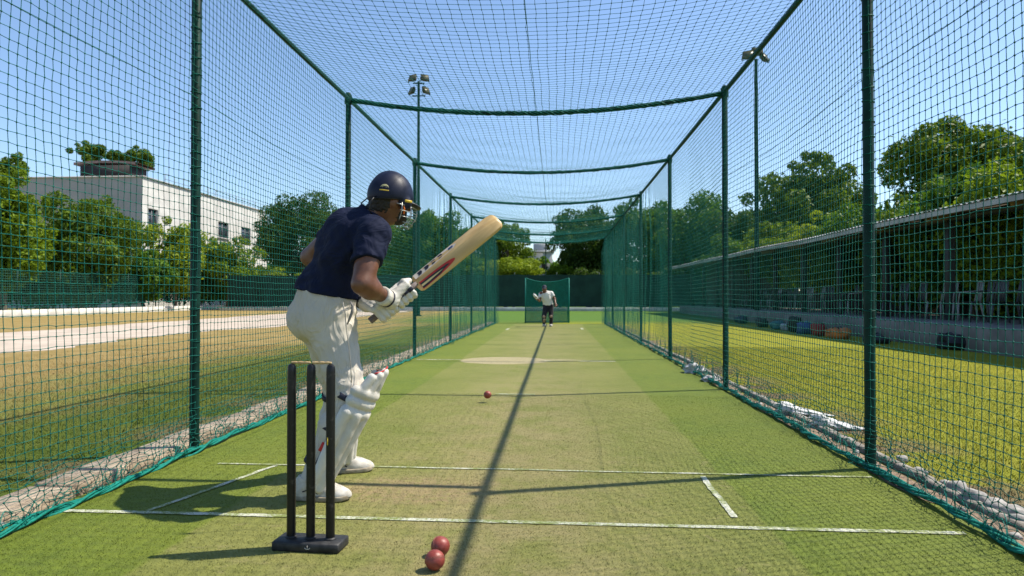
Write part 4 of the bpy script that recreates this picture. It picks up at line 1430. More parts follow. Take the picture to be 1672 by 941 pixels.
# ------------------------------------------------------------------ bat
A = PX(604, 524, 3.47); B = PX(813, 357, 3.62)
bu = unit(B - A)
v0 = unit(CAM - (A + B) / 2); v0 = unit(v0 - bu * v0.dot(bu))
nul = np.cross(bu, v0)
if nul[2] < 0: nul = -nul                      # towards the upper left of the picture
bk_ = unit(math.cos(R(30)) * v0 + math.sin(R(30)) * nul)     # ridge of the back
bs = np.cross(bu, bk_)                          # sideways
if bs.dot(nul) < 0: bs = -bs                    # bs points up-left edge
Lb = np.linalg.norm(B - A)
bat = thing('cricket_bat', 'pale willow cricket bat with red and black stickers held up by the batsman', 'bat', A)
BM = np.stack([bu, bs, bk_], 1)                 # local (along, side, back) -> world
def bw(p): return A + np.asarray(p) @ BM.T
s0 = .29                                        # shoulder of the blade
stn = []
for t_, wd, ed, sp in [(s0, .045, .012, .022), (s0 + .006, .088, .015, .026), (s0 + .02, .103, .017, .030), (s0 + .05, .107, .019, .036), (s0 + .30, .108, .024, .050), (Lb - .14, .108, .026, .050), (Lb - .05, .107, .022, .036), (Lb - .018, .100, .020, .030), (Lb - .005, .080, .017, .024), (Lb, .05, .014, .018)]:
    h = wd / 2
    sec = [(-h + .004, 0), (h - .004, 0), (h, .004), (h, ed - .004), (h - .003, ed), (.012, sp - .003), (0, sp), (-.012, sp - .003), (-h + .003, ed), (-h, ed - .004), (-h, .004)]
    stn.append([(t_, a, b_ - .02) for a, b_ in sec])
Q = np.array(stn)                               # stations, section points
mb = MB()
m_, n_ = Q.shape[:2]
q = []
for i in range(m_ - 1):
    for j in range(n_):
        k = (j + 1) % n_
        q.append([i * n_ + j, (i + 1) * n_ + j, (i + 1) * n_ + k, i * n_ + k])
mb.add(Q.reshape(-1, 3), q)
mb.ng.append(np.arange(n_)[None, :]); mb.ng.append((np.arange(n_) + (m_ - 1) * n_)[None, ::-1])
me = mb.mesh('blade', True); sharp_by_angle(me, 28)
bl = bpy.data.objects.new('blade', me); COL.objects.link(bl); me.materials.append(MT['willow'])
bl.parent = bat
bl.matrix_parent_inverse = parent_world(bat).inverted()
bl.matrix_basis = Matrix.Translation(A) @ Matrix(BM.tolist()).to_4x4()
hd = MB()
ts = np.concatenate([[-.002, .0], np.linspace(.004, s0 - .045, 60), [s0 - .03, s0 + .012]])
rr = np.where(ts < .004, .0165, .0170 + .0007 * np.sign(np.sin(ts * 2 * math.pi / .012)))
rr[-2:] = [.016, .0155]
hd.tube([bw((t_, 0, -.003)) for t_ in ts], rr, 16)
hd.build('handle', MT['grip'], bat, True)
# printed stickers: thin sheets lying on the two slopes of the back
e_in, e_out = np.array([.013, .0]), None
def slope(t_, c, sgn, off):
    """c 0..1 from ridge to edge on side sgn (local side, back)"""
    k = np.clip((t_ - (s0 + .05)) / .25, 0, 1)
    ed = .019 + .005 * k - .02; sp = .036 + .014 * k - .003 - .02
    h = .0535
    a = .012 + c * (h - .003 - .012)
    z = sp + (ed - sp) * c
    nrm = unit([0, sgn * (sp - ed), (h - .015)])
    return np.array([t_, sgn * a, z]) + nrm * off
def print_patch(name, pts, sgn, off, m, sub=None):
    """sheet following the slope: rows along the blade, clipped to the outline"""
    pts = np.asarray(pts, float)
    rows = []
    for t_ in np.linspace(pts[:, 0].min() + 1e-5, pts[:, 0].max() - 1e-5, 30):
        cs = []
        for (t0, c0), (t1, c1) in zip(pts, np.roll(pts, -1, 0)):
            if (t0 - t_) * (t1 - t_) <= 0 and t0 != t1:
                cs.append(c0 + (c1 - c0) * (t_ - t0) / (t1 - t0))
        lo, hi = min(cs), max(cs)
        rows.append([bw(slope(s0 + t_, lo + (hi - lo) * k / 6, sgn, off)) for k in range(7)])
    P = np.array(rows)
    if sgn > 0: P = P[::-1]
    return MB().grid(P).build(name, m, sub or bat)


low, upp = -1, 1                                # local side sign: lower right slope, upper left slope
def arc(t0, t1, c0, c1, n=10):
    return [(t0 + (t1 - t0) * math.sin(u), c0 + (c1 - c0) * (1 - math.cos(u))) for u in np.linspace(0, math.pi / 2, n)]
tip = lambda t0, t1, ca, cb: [(t0, ca)] + [(t0 + (t1 - t0) * math.sin(u), ca + (cb - ca) * .5 * (1 - math.cos(u))) for u in np.linspace(.3, math.pi - .3, 13)] + [(t0, cb)]
print_patch('red_sticker', tip(.020, .245, .0, 1.0), low, .0008, MT['red'])
print_patch('black_sticker', [(.022, .18), (.13, .30), (.195, .42), (.205, .60), (.16, .68), (.14, .86), (.022, .92)], low, .0016, MT['blackprint'])
print_patch('cream_sticker', [(.022, .42), (.08, .44), (.135, .52), (.165, .58), (.12, .64), (.07, .68), (.022, .68)], low, .0024, MT['cream'])
print_patch('pale_sticker', [(.020, .04), (.27, .04), (.30, .5), (.27, .97), (.020, .97)], upp, .0008, MT['sticker'])
for t_ in (.04, .085, .130, .175):
    print_patch('navy_lettering', [(t_, .18), (t_ + .022, .18), (t_ + .034, .55), (t_ + .030, .86), (t_ + .006, .86), (t_ + .014, .5)], upp, .0016, MT['navystrap'])
print_patch('grey_lettering', [(.245, .3), (.275, .35), (.28, .7), (.25, .75)], upp, .0016, MT['bluepatch'])
# ------------------------------------------------------------------ batsman
C_ = dict(
    pel=(530, 505, 3.56), wst=(548, 448, 3.54), che=(574, 388, 3.52), nek=(607, 351, 3.50), hed=(638, 322, 3.50),
    rsh=(611, 380, 3.37), lsh=(558, 377, 3.64), rel=(591, 464, 3.24), rwr=(633, 488, 3.41),
    lel=(506, 420, 3.76), lwr=(594, 492, 3.55),
    rhp=(548, 520, 3.48), lhp=(516, 518, 3.64), rkn=(574, 648, 3.40), rak=(507, 784, 3.37),
    lkn=(553, 645, 3.80), lak=(550, 756, 3.88))
J = {k: PX(*v) for k, v in C_.items()}
J['rak'][2] = .105; J['lak'][2] = .105
man = thing('person', 'batsman in navy shirt, cream trousers, white pads and navy helmet, seen from behind', 'person', (J['rak'] + J['lak']) / 2 * np.array([1, 1, 0]))
up_t = unit(J['nek'] - J['pel'])
lf_t = J['lsh'] - J['rsh']; lf_t = unit(lf_t - up_t * lf_t.dot(up_t))
fw_t = np.cross(lf_t, up_t)
if fw_t.dot(c_r) < 0: fw_t = -fw_t
AXT = [fw_t, lf_t, up_t]
pel_l = unit(np.array([*(J['lhp'] - J['rhp'])[:2], 0])); pel_u = unit(up_t * .5 + np.array([0, 0, 1])); pel_f = np.cross(pel_l, pel_u)
if pel_f.dot(c_r) < 0: pel_f = -pel_f
AXP = [pel_f, pel_l, pel_u]
hf = unit(.86 * c_r + .50 * c_f + np.array([0, 0, -.12])); hu = unit(np.array([0, 0, 1.0]) + .10 * c_r - hf * (hf[2] + .1 * hf.dot(c_r))); hu = unit(hu - hf * hu.dot(hf)); hl = np.cross(hu, hf)
AXH = [hf, hl, hu]
rfoot = unit(np.array([*(c_r + .10 * -c_f)[:2], 0])); lfoot = unit(np.array([*(c_r + .25 * c_f)[:2], 0]))
HC = J['hed']


def torso(F_, inf):
    o = [F_.ell(J['che'] - up_t * .02, (.114 + inf, .163 + inf, .165 + inf), AXT),
         F_.ell(J['wst'], (.112 + inf, .150 + inf, .17 + inf), AXT),
         F_.ell(J['pel'] + pel_u * .02, (.125 + inf, .165 + inf, .14 + inf), AXP),
         F_.caps(J['rsh'] + up_t * .0, J['nek'] - up_t * .05 , .062 + inf, .064 + inf),
         F_.caps(J['lsh'], J['nek'] - up_t * .05, .058 + inf, .064 + inf),
         F_.caps(J['che'] + fw_t * -.022 + lf_t * -.085 + up_t * .03, J['che'] - fw_t * .04 - lf_t * .08 - up_t * .1, .078 + inf, .068 + inf),
         F_.caps(J['che'] + fw_t * -.022 + lf_t * .08 + up_t * .01, J['che'] - fw_t * .04 + lf_t * .075 - up_t * .1, .074 + inf, .068 + inf)]
    return blend(o, .05)


def seat(F_, inf):
    o = [F_.ell(J['pel'] + pel_u * .01, (.122 + inf, .165 + inf, .135 + inf), AXP)]
    for s_ in (-1, 1):
        o.append(F_.ell(J['pel'] - pel_f * .050 + pel_l * s_ * .078 - pel_u * .055, (.105 + inf, .098 + inf, .115 + inf), AXP))
    return blend(o, .06)


def legs(F_, inf, thick=1.0):
    o = []
    for hp, kn, ak in (('rhp', 'rkn', 'rak'), ('lhp', 'lkn', 'lak')):
        o.append(blend([F_.caps(J[hp], J[kn], .094 + inf, .064 + inf),
                        F_.caps(J[kn], J[kn] + (J[ak] - J[kn]) * .35 - c_r * .02, .058 + inf, .062 + inf),
                        F_.caps(J[kn] + (J[ak] - J[kn]) * .35 - c_r * .02, J[ak], .060 + inf, .042 + inf)], .05))
    return o


def arm(F_, s, inf=0.0):
    sh, el, wr = J[s + 'sh'], J[s + 'el'], J[s + 'wr']
    return blend([F_.caps(sh, el, .058 + inf, .044 + inf), F_.caps(sh + (el - sh) * .35 , sh + (el - sh) * .75, .055 + inf, .047 + inf),
                  F_.caps(el, el + (wr - el) * .3, .043 + inf, .047 + inf), F_.caps(el + (wr - el) * .3, wr, .046 + inf, .030 + inf)], .035)


# hands: frame around the bat handle
def hand(F_, t_c, wr, inf, side):
    """glove hand closed round the handle; returns (palm+thumb field, finger fields)"""
    fin = []
    ax = lambda t_: bw((t_, 0, -.003))
    nn, vv_ = nul, v0
    def ringp(t_, a, r):          # a: 0 = up-left, 90 = towards viewer, 180 = lower right, 270 = away
        return ax(t_) + r * (math.cos(R(a)) * nn + math.sin(R(a)) * vv_)
    offs = [-.042, -.0142, .0142, .041]           # little finger at the grip end
    lens = [(.92, 0), (1.05, 4), (1.08, 6), (.98, 2)]
    rad = .0135
    kn = []
    for o_, (l_, sk) in zip(offs, lens):
        a0, a1, a2, a3 = 62, 118 + 6 * l_, 182 + 12 * l_, 250 + 18 * l_
        p = [ringp(t_c + o_, a0, .064), ringp(t_c + o_ + .003, a1, .050 + .004 * l_), ringp(t_c + o_ + .004, a2, .043), ringp(t_c + o_ + .004, a3, .036)]
        kn.append(p[0])
        fin.append(p)
    thumb = [ringp(t_c + .010, -25, .045), ringp(t_c + .040, 10, .043), ringp(t_c + .066, -20, .038)]
    return kn, fin, thumb


HND = {'r': hand(None, .210, J['rwr'], 0, 'r'), 'l': hand(None, .094, J['lwr'], 0, 'l')}

# body: one continuous figure under the clothes
allp = np.array(list(J.values()))
F1 = Field([allp[:, 0].min() - .22, allp[:, 1].min() - .2, -.01], [allp[:, 0].max() + .2, allp[:, 1].max() + .2, 1.78], .0085)
bd = smin(torso(F1, -.014), seat(F1, -.018), .05)
for l_ in legs(F1, -.014): bd = smin(bd, l_, .05)
for s_ in 'rl':
    bd = smin(bd, arm(F1, s_), .03)
    kn, fin, th_ = HND[s_]
    pc = np.mean(kn, 0)
    bd = smin(bd, blend([F1.caps(J[s_ + 'wr'], kn[i], .016, .010) for i in range(4)], .012), .012)
    for p in fin:
        for a_, b_ in zip(p[:-1], p[1:]): bd = smin(bd, F1.caps(a_, b_, .0095, .0085), .006)
    bd = smin(bd, blend([F1.caps(J[s_ + 'wr'], th_[0], .013, .010), F1.caps(th_[0], th_[1], .012, .011), F1.caps(th_[1], th_[2], .011, .009)], .01), .012)
for ak, fd in (('rak', rfoot), ('lak', lfoot)):
    g0 = J[ak] * np.array([1, 1, 0])
    bd = smin(bd, blend([F1.caps(J[ak], g0 - fd * .03 + [0, 0, .05], .04, .035), F1.caps(g0 - fd * .03 + [0, 0, .05], g0 + fd * .15 + [0, 0, .042], .035, .026)], .03), .03)
# head: skull, face, jaw, nose, ears, neck
hdp = [F1.ell(HC + hu * .002 - hf * .008, (.092, .074, .105), AXH), F1.ell(HC + hf * .030 - hu * .066, (.062, .058, .058), AXH),
       F1.ell(HC + hf * .058 - hu * .100, (.030, .034, .024), AXH)]
head = blend(hdp, .03)
head = smin(head, F1.caps(HC + hf * .088 - hu * .012, HC + hf * .107 - hu * .046, .008, .013), .012)       # nose
head = smin(head, F1.caps(HC + hf * .078 + hl * .022 - hu * .074, HC + hf * .078 - hl * .022 - hu * .074, .009), .008)   # lips
for s_ in (-1, 1):
    head = smin(head, F1.ell(HC - hf * .002 + hl * s_ * .078 - hu * .030, (.022, .010, .032), AXH), .008)
    head = smin(head, F1.ell(HC + hf * .076 + hl * s_ * .032 - hu * .008, (.014, .015, .011), AXH), .004)
neck = blend([F1.caps(J['nek'] - up_t * .06, HC - hf * .025 - hu * .055, .064, .058), F1.caps(J['nek'] - up_t * .06 + fw_t * .02, HC + hf * .01 - hu * .08, .055, .048)], .02)
bd = smin(smin(bd, head, .02), neck, .035)
surf('body', F1, bd, MT['skin'], man)
# eyes
for s_ in (-1, 1):
    ec = HC + hf * .083 + hl * s_ * .032 - hu * .010
    MB().lathe([(.0001, -.011)] + [(.011 * math.sin(a), -.011 * math.cos(a)) for a in np.linspace(.3, math.pi - .3, 8)] + [(.0001, .011)], ec, 12).build('eye', MT['sticker'], man, True)
F2 = Field(HC - .2, HC + .2, .005)
hr = F2.ell(HC - hf * .016 + hu * .002, (.096, .081, .112), AXH)
hr = smax(hr, F2.plane(HC + hf * .018 - hu * .03, hf * 1.0 - hu * .25), .01)
hr = np.maximum(hr, F2.plane(HC - hu * .090 - hf * .07, -hu - .15 * hf))
nk = F2.caps(J['nek'] - up_t * .02, HC - hf * .03 - hu * .05, .058, .062)
hr = smin(hr, np.maximum(nk, np.maximum(F2.plane(HC - hf * .035, hf), F2.plane(HC - hu * .088, -hu))), .02)
hr = hr + .0022 * waves(F2.x, F2.y, F2.z, 8, .018)
surf('hair', F2, hr, MT['hair'], man)
be = blend([F2.ell(HC + hf * .030 - hu * .070, (.066, .0625, .060), AXH), F2.ell(HC + hf * .058 - hu * .104, (.034, .038, .028), AXH)], .03)
be = np.maximum(be, F2.plane(HC - hu * .062 + hf * .03, hu - .45 * hf)); be = np.maximum(be, F2.plane(HC + hf * .012, -hf))
be = np.maximum(be, -F2.caps(HC + hf * .10 + hl * .018 - hu * .074, HC + hf * .10 - hl * .018 - hu * .074, .024))
surf('beard', F2, be + .0018 * waves(F2.x, F2.y, F2.z, 18, .014), MT['hair'], man)

# shirt
F3 = Field([allp[:, 0].min() - .15, allp[:, 1].min() - .1, .78], [allp[:, 0].max() + .12, allp[:, 1].max() + .1, 1.62], .0065)
shv = torso(F3, .012)
hemc = PX(531, 481, 3.5)
lo_skirt = F3.ell(J['pel'] + pel_u * .06, (.148, .182, .17), AXP)
shv = smin(shv, lo_skirt, .05)
for s_ in 'rl':
    sh, el = J[s_ + 'sh'], J[s_ + 'el']
    d_ = unit(el - sh)
    fr_ = .60 if s_ == 'r' else .42
    sl_ = blend([F3.caps(sh - d_ * .01, sh + (el - sh) * (fr_ + .1), .070, .066), F3.caps(sh + (el - sh) * .1, sh + (el - sh) * (fr_ + .12), .070, .073)], .03)
    sl_ = np.maximum(sl_, F3.plane(sh + (el - sh) * fr_, d_ + .18 * (c_r if s_ == 'r' else 0)))
    shv = smin(shv, sl_, .045)
# drape and tension folds
along = (F3.x - J['pel'][0]) * up_t[0] + (F3.y - J['pel'][1]) * up_t[1] + (F3.z - J['pel'][2]) * up_t[2]
fold = .0035 * waves(F3.x, F3.y, F3.z * .7, 44, .20) + .0014 * waves(F3.x + F3.z * .9, F3.y + .4 * F3.z, F3.z * .3, 45, .075)
def ridges(P0, D, N, wl, rad, amp):
    """tension folds running along D, spaced along N, fading away from P0"""
    x, y, z = F3.x - P0[0], F3.y - P0[1], F3.z - P0[2]
    n_ = x * N[0] + y * N[1] + z * N[2]; d__ = x * D[0] + y * D[1] + z * D[2]
    return amp * np.sin(n_ * 2 * math.pi / wl + 6 * d__) * np.exp(-(x * x + y * y + z * z) / rad ** 2)
fold = fold + ridges(J['rsh'] - up_t * .10, unit(J['rel'] - J['rsh'] - .3 * up_t), unit(c_r + .6 * c_u), .05, .12, .0045)
fold = fold + ridges(J['rsh'] - c_r * .10 - c_u * .10, unit(c_r + c_u), unit(c_r - c_u), .075, .15, .0045)
fold = fold + ridges(J['wst'] - c_f * .1, unit(c_r * .4 - c_u), unit(c_r + .4 * c_u), .08, .16, .004)
fold = fold + ridges(J['pel'] + pel_u * .1, unit(c_r * .9 + c_u * .4), unit(c_u - c_r * .3), .05, .14, .005)
shv = shv + fold
hn = -(.985 * c_u + .18 * c_r)
shv = smax(shv, F3.plane(hemc, hn), .006)
# round neck opening
shv = smax(shv, -F3.caps(J['nek'] - unit(HC - J['nek']) * .01, HC, .074, .085), .008)
surf('shirt', F3, shv, MT['navy'], man)
# collar band
cn = unit(unit(HC - J['nek']) + up_t * .25); cc = J['nek'] - unit(HC - J['nek']) * .006
ca = unit(np.cross(cn, c_f)); cb = np.cross(cn, ca)
ring = []
for a in np.linspace(0, 2 * math.pi, 33):
    ring.append(cc + .072 * math.cos(a) * ca + .070 * math.sin(a) * cb)
cb_ = MB()
for k in range(32):
    pass
P = np.zeros((33, 4, 3))
for j, (dr, dn) in enumerate([(.004, -.012), (.003, .014), (-.004, .015), (-.006, -.012)]):
    for i in range(33):
        e = unit(ring[i] - cc); P[i, j] = ring[i] + e * dr + cn * dn
cb_.grid(P[:, [0, 1, 2, 3, 0]])
cb_.build('collar', MT['navy'], man, True)

# trousers
F4 = Field([allp[:, 0].min() - .2, allp[:, 1].min() - .1, .06], [allp[:, 0].max() + .05, allp[:, 1].max() + .15, 1.10], .0065)
tr = seat(F4, .000)
for l_ in legs(F4, .006): tr = smin(tr, l_, .06)
tr = smin(tr, F4.ell(J['pel'] + pel_u * .09, (.135, .168, .13), AXP), .05)
tr = smin(tr, F4.caps(J['rhp'] - c_r * .05 - c_u * .06, J['rkn'] - c_r * .055 + c_u * .05, .080, .056), .06)
fo = .0028 * waves(F4.x, F4.y, F4.z * .55, 61, .18) + .0012 * waves(F4.x * 1.2, F4.y * 1.2, F4.z + .6 * F4.x, 62, .06)
def rid4(P0, D, N, wl, rad, amp):
    x, y, z = F4.x - P0[0], F4.y - P0[1], F4.z - P0[2]
    n_ = x * N[0] + y * N[1] + z * N[2]; d__ = x * D[0] + y * D[1] + z * D[2]
    return amp * np.sin(n_ * 2 * math.pi / wl + 7 * d__) * np.exp(-(x * x + y * y + z * z) / rad ** 2)
fo = fo + rid4(J['rhp'] + c_r * .06 - c_u * .02, unit(c_r * .9 + c_u * .3), unit(c_u - .3 * c_r), .06, .11, .0045)
fo = fo + rid4(J['rkn'] - c_r * .04 + c_u * .03, unit(c_r), unit(c_u), .055, .10, .0055)
fo = fo + rid4(J['rhp'] - c_u * .22 - c_r * .04, unit(c_r + .8 * c_u), unit(c_u - .8 * c_r), .11, .2, .004)
tr = tr + fo
tr = np.maximum(tr, F4.plane(PX(531, 470, 3.5), .99 * c_u + .13 * c_r))
tr = np.maximum(tr, F4.plane((0, 0, .095), (0, 0, -1)))
surf('trousers', F4, tr, MT['trouser'], man)
# side seam piping and pocket slit on the hip facing us
def on_surface(F_, f, p, dirn):
    """walk from p along dirn to the surface of field f"""
    p = np.asarray(p, float); d_ = unit(dirn)
    for k in np.arange(-.02, .40, .003):
        q_ = p + d_ * k
        ijk = ((q_ - F_.lo) / F_.vs)
        i = np.round(ijk).astype(int)
        if np.any(i < 0) or np.any(i >= np.array(F_.shape)): return q_
        if f[tuple(i)] < 0: return q_
    return None
seam = []
for px, py in [(560, 494), (563, 510), (566, 540), (570, 570), (573, 600), (574, 625)]:
    e = ray(px, py); s_ = on_surface(F4, tr, CAM + e * 3.05, e)
    if s_ is not None: seam.append(s_ - unit(e) * .002)
pk = []
for px, py in [(572, 493), (576, 500), (575, 510), (571, 520), (567, 530)]:
    e = ray(px, py); s_ = on_surface(F4, tr, CAM + e * 3.05, e)
    if s_ is not None: pk.append(s_ - unit(e) * .001)
if len(seam) > 2: MB().tube(seam, .0022, 5).build('side_seam', mat('seam_grey', (0.33, 0.30, 0.26), None), man, True)
if len(pk) > 2: MB().tube(pk, [.003, .006, .007, .006, .003][:len(pk)], 6).build('pocket_flap', mat('pocket_grey', (0.20, 0.18, 0.165), None, rough=.8), man, True)

# pads
def pad(kn, ak, front, label):
    """leg guard: ribbed shin, knee rolls, flared top flap, straps"""
    K, A_ = J[kn], J[ak]
    s_ = unit(K - A_)
    fr_ = unit(front - s_ * s_.dot(front)); sd = np.cross(s_, fr_)
    Lk = np.linalg.norm(K - A_)
    F_ = Field(np.minimum(A_, K) - .24, np.maximum(A_, K) + np.array([.26, .24, .34]), .0052)
    def ptx(t_, a, r, lean=0.0): return A_ + s_ * t_ + r * (math.cos(R(a)) * fr_ + math.sin(R(a)) * sd) + fr_ * lean
    o = []
    for a in (-84, -50, -17, 17, 50, 84):
        o.append(F_.caps(ptx(-.005, a, .068, .014), ptx(Lk - .06, a, .096), .025, .031))
    shin = blend(o, .004)
    o = []
    for t_ in (-.052, .0, .050):
        pts = [ptx(Lk + t_, a, .090, .006) for a in np.linspace(-86, 86, 8)]
        o.append(blend([F_.caps(p, q_, .030) for p, q_ in zip(pts[:-1], pts[1:])], .002))
    knee = blend(o, .007)
    o = []
    for a in (-70, -42, -14, 14, 42, 70):
        o.append(F_.caps(ptx(Lk + .06, a, .090, .004), ptx(Lk + .185 - .0007 * abs(a), a * .85, .090, .004), .024, .021))
    flap = blend(o, .006)
    f = smin(smin(shin, knee, .006), flap, .006)
    inner = blend([F_.caps(A_ - s_ * .05, K + s_ * .05, .048, .068), F_.caps(K, K + s_ * .35 + fr_ * .0, .078, .085)], .02)
    f = np.maximum(f, -inner)
    f = f + .0012 * waves(F_.x, F_.y, F_.z, 5, .07)
    p_ = surf('leg_pad', F_, f, MT['white'], man)
    trim = MB()
    trim.tube([ptx(Lk + .206 - .0007 * abs(a), a * .85, .090, .004) for a in np.linspace(-66, 66, 13)], .0042, 6)
    trim.build('red_trim', MT['red'], p_, True)
    bk2 = MB()
    for sg in (-1, 1):
        bk2.tube([ptx(t_, sg * 96, .074 + .025 * t_ / Lk) for t_ in np.linspace(.02, Lk - .07, 12)], .004, 6)
    bk2.build('edge_binding', MT['navystrap'], p_, True)
    for t_, r in ((.09, .068), (Lk * .62, .082), (Lk - .005, .086)):
        th = np.linspace(R(80), R(280), 22)
        P = np.zeros((22, 5, 3))
        for j, (dr, dt) in enumerate([(0, -.014), (.004, -.014), (.004, .014), (0, .014), (0, -.014)]):
            for i, a in enumerate(th):
                P[i, j] = A_ + s_ * (t_ + dt) + (r + dr) * (math.cos(a) * fr_ + math.sin(a) * sd) * (1 - .04 * math.sin((a - R(80)) / R(200) * math.pi)) - fr_ * .004
        MB().grid(P).build('strap', MT['navystrap'], p_)
    if kn == 'rkn':
        b_ = MB()
        c_b = ptx(Lk - .005, 268, .090)
        b_.box(c_b, (.018, .008, .022), np.stack([unit(fr_), unit(sd), s_], 1), .003)
        b_.build('buckle', MT['steel'], p_)
        MB().box(ptx(Lk * .42, 262, .083), (.030, .008, .045), np.stack([unit(fr_), unit(sd), s_], 1), .002).build('red_tab', MT['red'], p_)


pad('rkn', 'rak', c_r + .12 * c_f, '')
pad('lkn', 'lak', c_r + .35 * c_f, '')

# shoes
def shoe(ak, fd):
    g0 = J[ak] * np.array([1, 1, 0])
    sd = np.array([-fd[1], fd[0], 0]); z = np.array([0, 0, 1.0])
    heel, toe = g0 - fd * .062, g0 + fd * .195
    F_ = Field(np.minimum(heel, toe) - [.09, .09, .0] + [0, 0, -.005], np.maximum(heel, toe) + [.09, .09, .20], .0045)
    up_ = blend([F_.ell(heel + fd * .02 + z * .058, (.052, .038, .06), [fd, sd, z]), F_.ell(g0 + fd * .05 + z * .055, (.10, .043, .055), [fd, sd, z]),
                 F_.ell(g0 + fd * .135 + z * .036, (.072, .047, .042), [fd, sd, z]), F_.caps(heel + fd * .03 + z * .05, J[ak] - fd * .005 + z * .01, .045, .049)], .03)
    up_ = np.maximum(up_, F_.plane(z * .030, -z)); up_ = np.maximum(up_, F_.plane(z * .118 + g0 - fd * .0, z + .25 * fd))
    so_ = blend([F_.caps(heel + fd * .012, g0 + fd * .06, .041, .040), F_.caps(g0 + fd * .06, g0 + fd * .15, .041, .047)], .02)
    # sole: outline extruded between the turf and the upper, toe slightly sprung
    flat = blend([np.sqrt(np.maximum(F_.caps(heel * [1, 1, 0] + fd * .010, g0 + fd * .06, .0) ** 2 - F_.z ** 2, 0)) - .049,
                  np.sqrt(np.maximum(F_.caps(g0 + fd * .06, g0 + fd * .148, .0) ** 2 - F_.z ** 2, 0)) - .0535], .02)
    spring = .09 * np.maximum((F_.x - g0[0]) * fd[0] + (F_.y - g0[1]) * fd[1] - .13, 0)
    sl_ = smax(flat, np.maximum(F_.z - .037 - spring, .013 + spring - F_.z), .006)
    s_ = surf('shoe', F_, up_ + .0010 * waves(F_.x, F_.y, F_.z, 3, .04), MT['shoe'], man)
    surf('sole', F_, sl_, MT['sole'], s_)
    lc = MB()
    for k in range(5):
        t_ = .05 + .022 * k; hh = .108 - .011 * k
        lc.tube([g0 + fd * t_ + sd * a * .030 + z * (hh - abs(a) ** 2 * .014) for a in np.linspace(-1, 1, 7)], .003, 5)
    lc.build('laces', MT['white'], s_, True)
    MB().tube([g0 - fd * .02 - sd * .050 + z * .06, g0 + fd * .02 - sd * .047 + z * .075, g0 + fd * .055 - sd * .047 + z * .05], .003, 5).build('side_stripe', MT['navystrap'], s_, True)


shoe('rak', rfoot); shoe('lak', lfoot)

# gloves
def glove(s_, t_c):
    kn, fin, th_ = HND[s_]
    wr = J[s_ + 'wr']; el = J[s_ + 'el']
    fo_ = unit(wr - el)
    cen = np.mean(kn, 0)
    F_ = Field(np.minimum(wr, bw((t_c, 0, 0))) - .13, np.maximum(wr, bw((t_c, 0, 0))) + .13, .0033)
    ba = blend([F_.caps(wr + fo_ * .02, kn[i], .036, .0195) for i in range(4)], .004)
    ba = smin(ba, F_.caps(wr - fo_ * .01, wr + fo_ * .03, .039, .040), .02)
    f = ba
    for p in fin:
        # padded finger rolls: each phalanx a separate sausage with a crease at the joint
        fg = None
        for (a_, b_), r0 in zip(zip(p[:-1], p[1:]), (.0164, .0158, .0148)):
            e = (b_ - a_) * .04
            c_ = F_.caps(a_ + e, b_ - e, r0 - .0005, r0 - .001)
            fg = c_ if fg is None else smin(fg, c_, .004)
        f = smin(f, fg, .0015)
    tb = blend([F_.caps(wr + (th_[0] - wr) * .15, th_[0], .030, .025), F_.caps(th_[0], th_[1], .0235, .0225), F_.caps(th_[1], th_[2], .0225, .0185)], .008)
    f = smin(f, tb, .007)
    f = f + .0008 * waves(F_.x, F_.y, F_.z, 9, .03)
    go = surf('batting_glove', F_, f, MT['white'], man)
    cu = MB()
    a1 = unit(np.cross(fo_, c_u)); a2 = np.cross(fo_, a1)
    def band(t0, t1, r0, r1, th=.006):
        P = np.zeros((25, 5, 3))
        for i, a in enumerate(np.linspace(0, 2 * math.pi, 25)):
            e = math.cos(a) * a1 + math.sin(a) * a2
            for j, (t_, r) in enumerate([(t0, r0 - th), (t0, r0), (t1, r1), (t1, r1 - th), (t0, r0 - th)]):
                P[i, j] = wr + fo_ * t_ + e * r
        return MB().grid(P)
    band(-.050, -.006, .0465, .0435, .012).build('cuff', MT['white'], go, True)
    band(-.008, .002, .0455, .0455, .010).build('cuff_stripe', MT['navystrap'], go, True)
    # navy print across the knuckle rolls
    pt = [p[0] + (p[1] - p[0]) * .55 + unit(p[0] + (p[1] - p[0]) * .55 - bw((t_c, 0, 0)) - bu * bu.dot(p[0] - bw((t_c, 0, 0)))) * .0150 for p in fin]
    st_ = MB()
    for i, q_ in enumerate(pt):
        p = fin[i]; d_ = unit(p[1] - p[0]); n_ = unit(v0 * .9 + nul * .25); w_ = unit(np.cross(n_, d_)); n_ = np.cross(d_, w_)
        c_ = (p[0] + p[1]) / 2 + n_ * .0155
        if s_ == 'r':
            st_.box(c_, (.013 if i < 3 else .022, .027, .004), np.stack([d_, w_, n_], 1), .0015)
    if s_ == 'r': st_.build('navy_print', MT['bluepatch'] if False else MT['navystrap'], go)
    else:
        MB().box(wr - fo_ * .028 - c_f * .044, (.03, .006, .03), np.stack([fo_, c_f, np.cross(fo_, c_f)], 1), .002).build('navy_print', MT['navystrap'], go)


glove('r', .210); glove('l', .094)

# helmet
F5 = Field(HC - .22, HC + .22, .0048)
hc = HC + hu * .012 - hf * .002
sh_ = F5.ell(hc, (.112, .096, .119), AXH)
sh_ = smin(sh_, F5.ell(hc - hu * .012, (.110, .095, .092), AXH), .03)
rim = np.maximum(F5.plane(hc - hu * .016 - hf * .02, -hu + .04 * hf), -1)
cut = F5.plane(hc - hu * .020, -hu)
low_back = F5.plane(hc - hu * .030, -hu)
shell = smax(sh_, F5.plane(hc - hu * .030 , -hu + .10 * hf), .006)
inner = F5.ell(hc - hu * .01, (.098, .082, .104), AXH)
shell = np.maximum(shell, -inner)
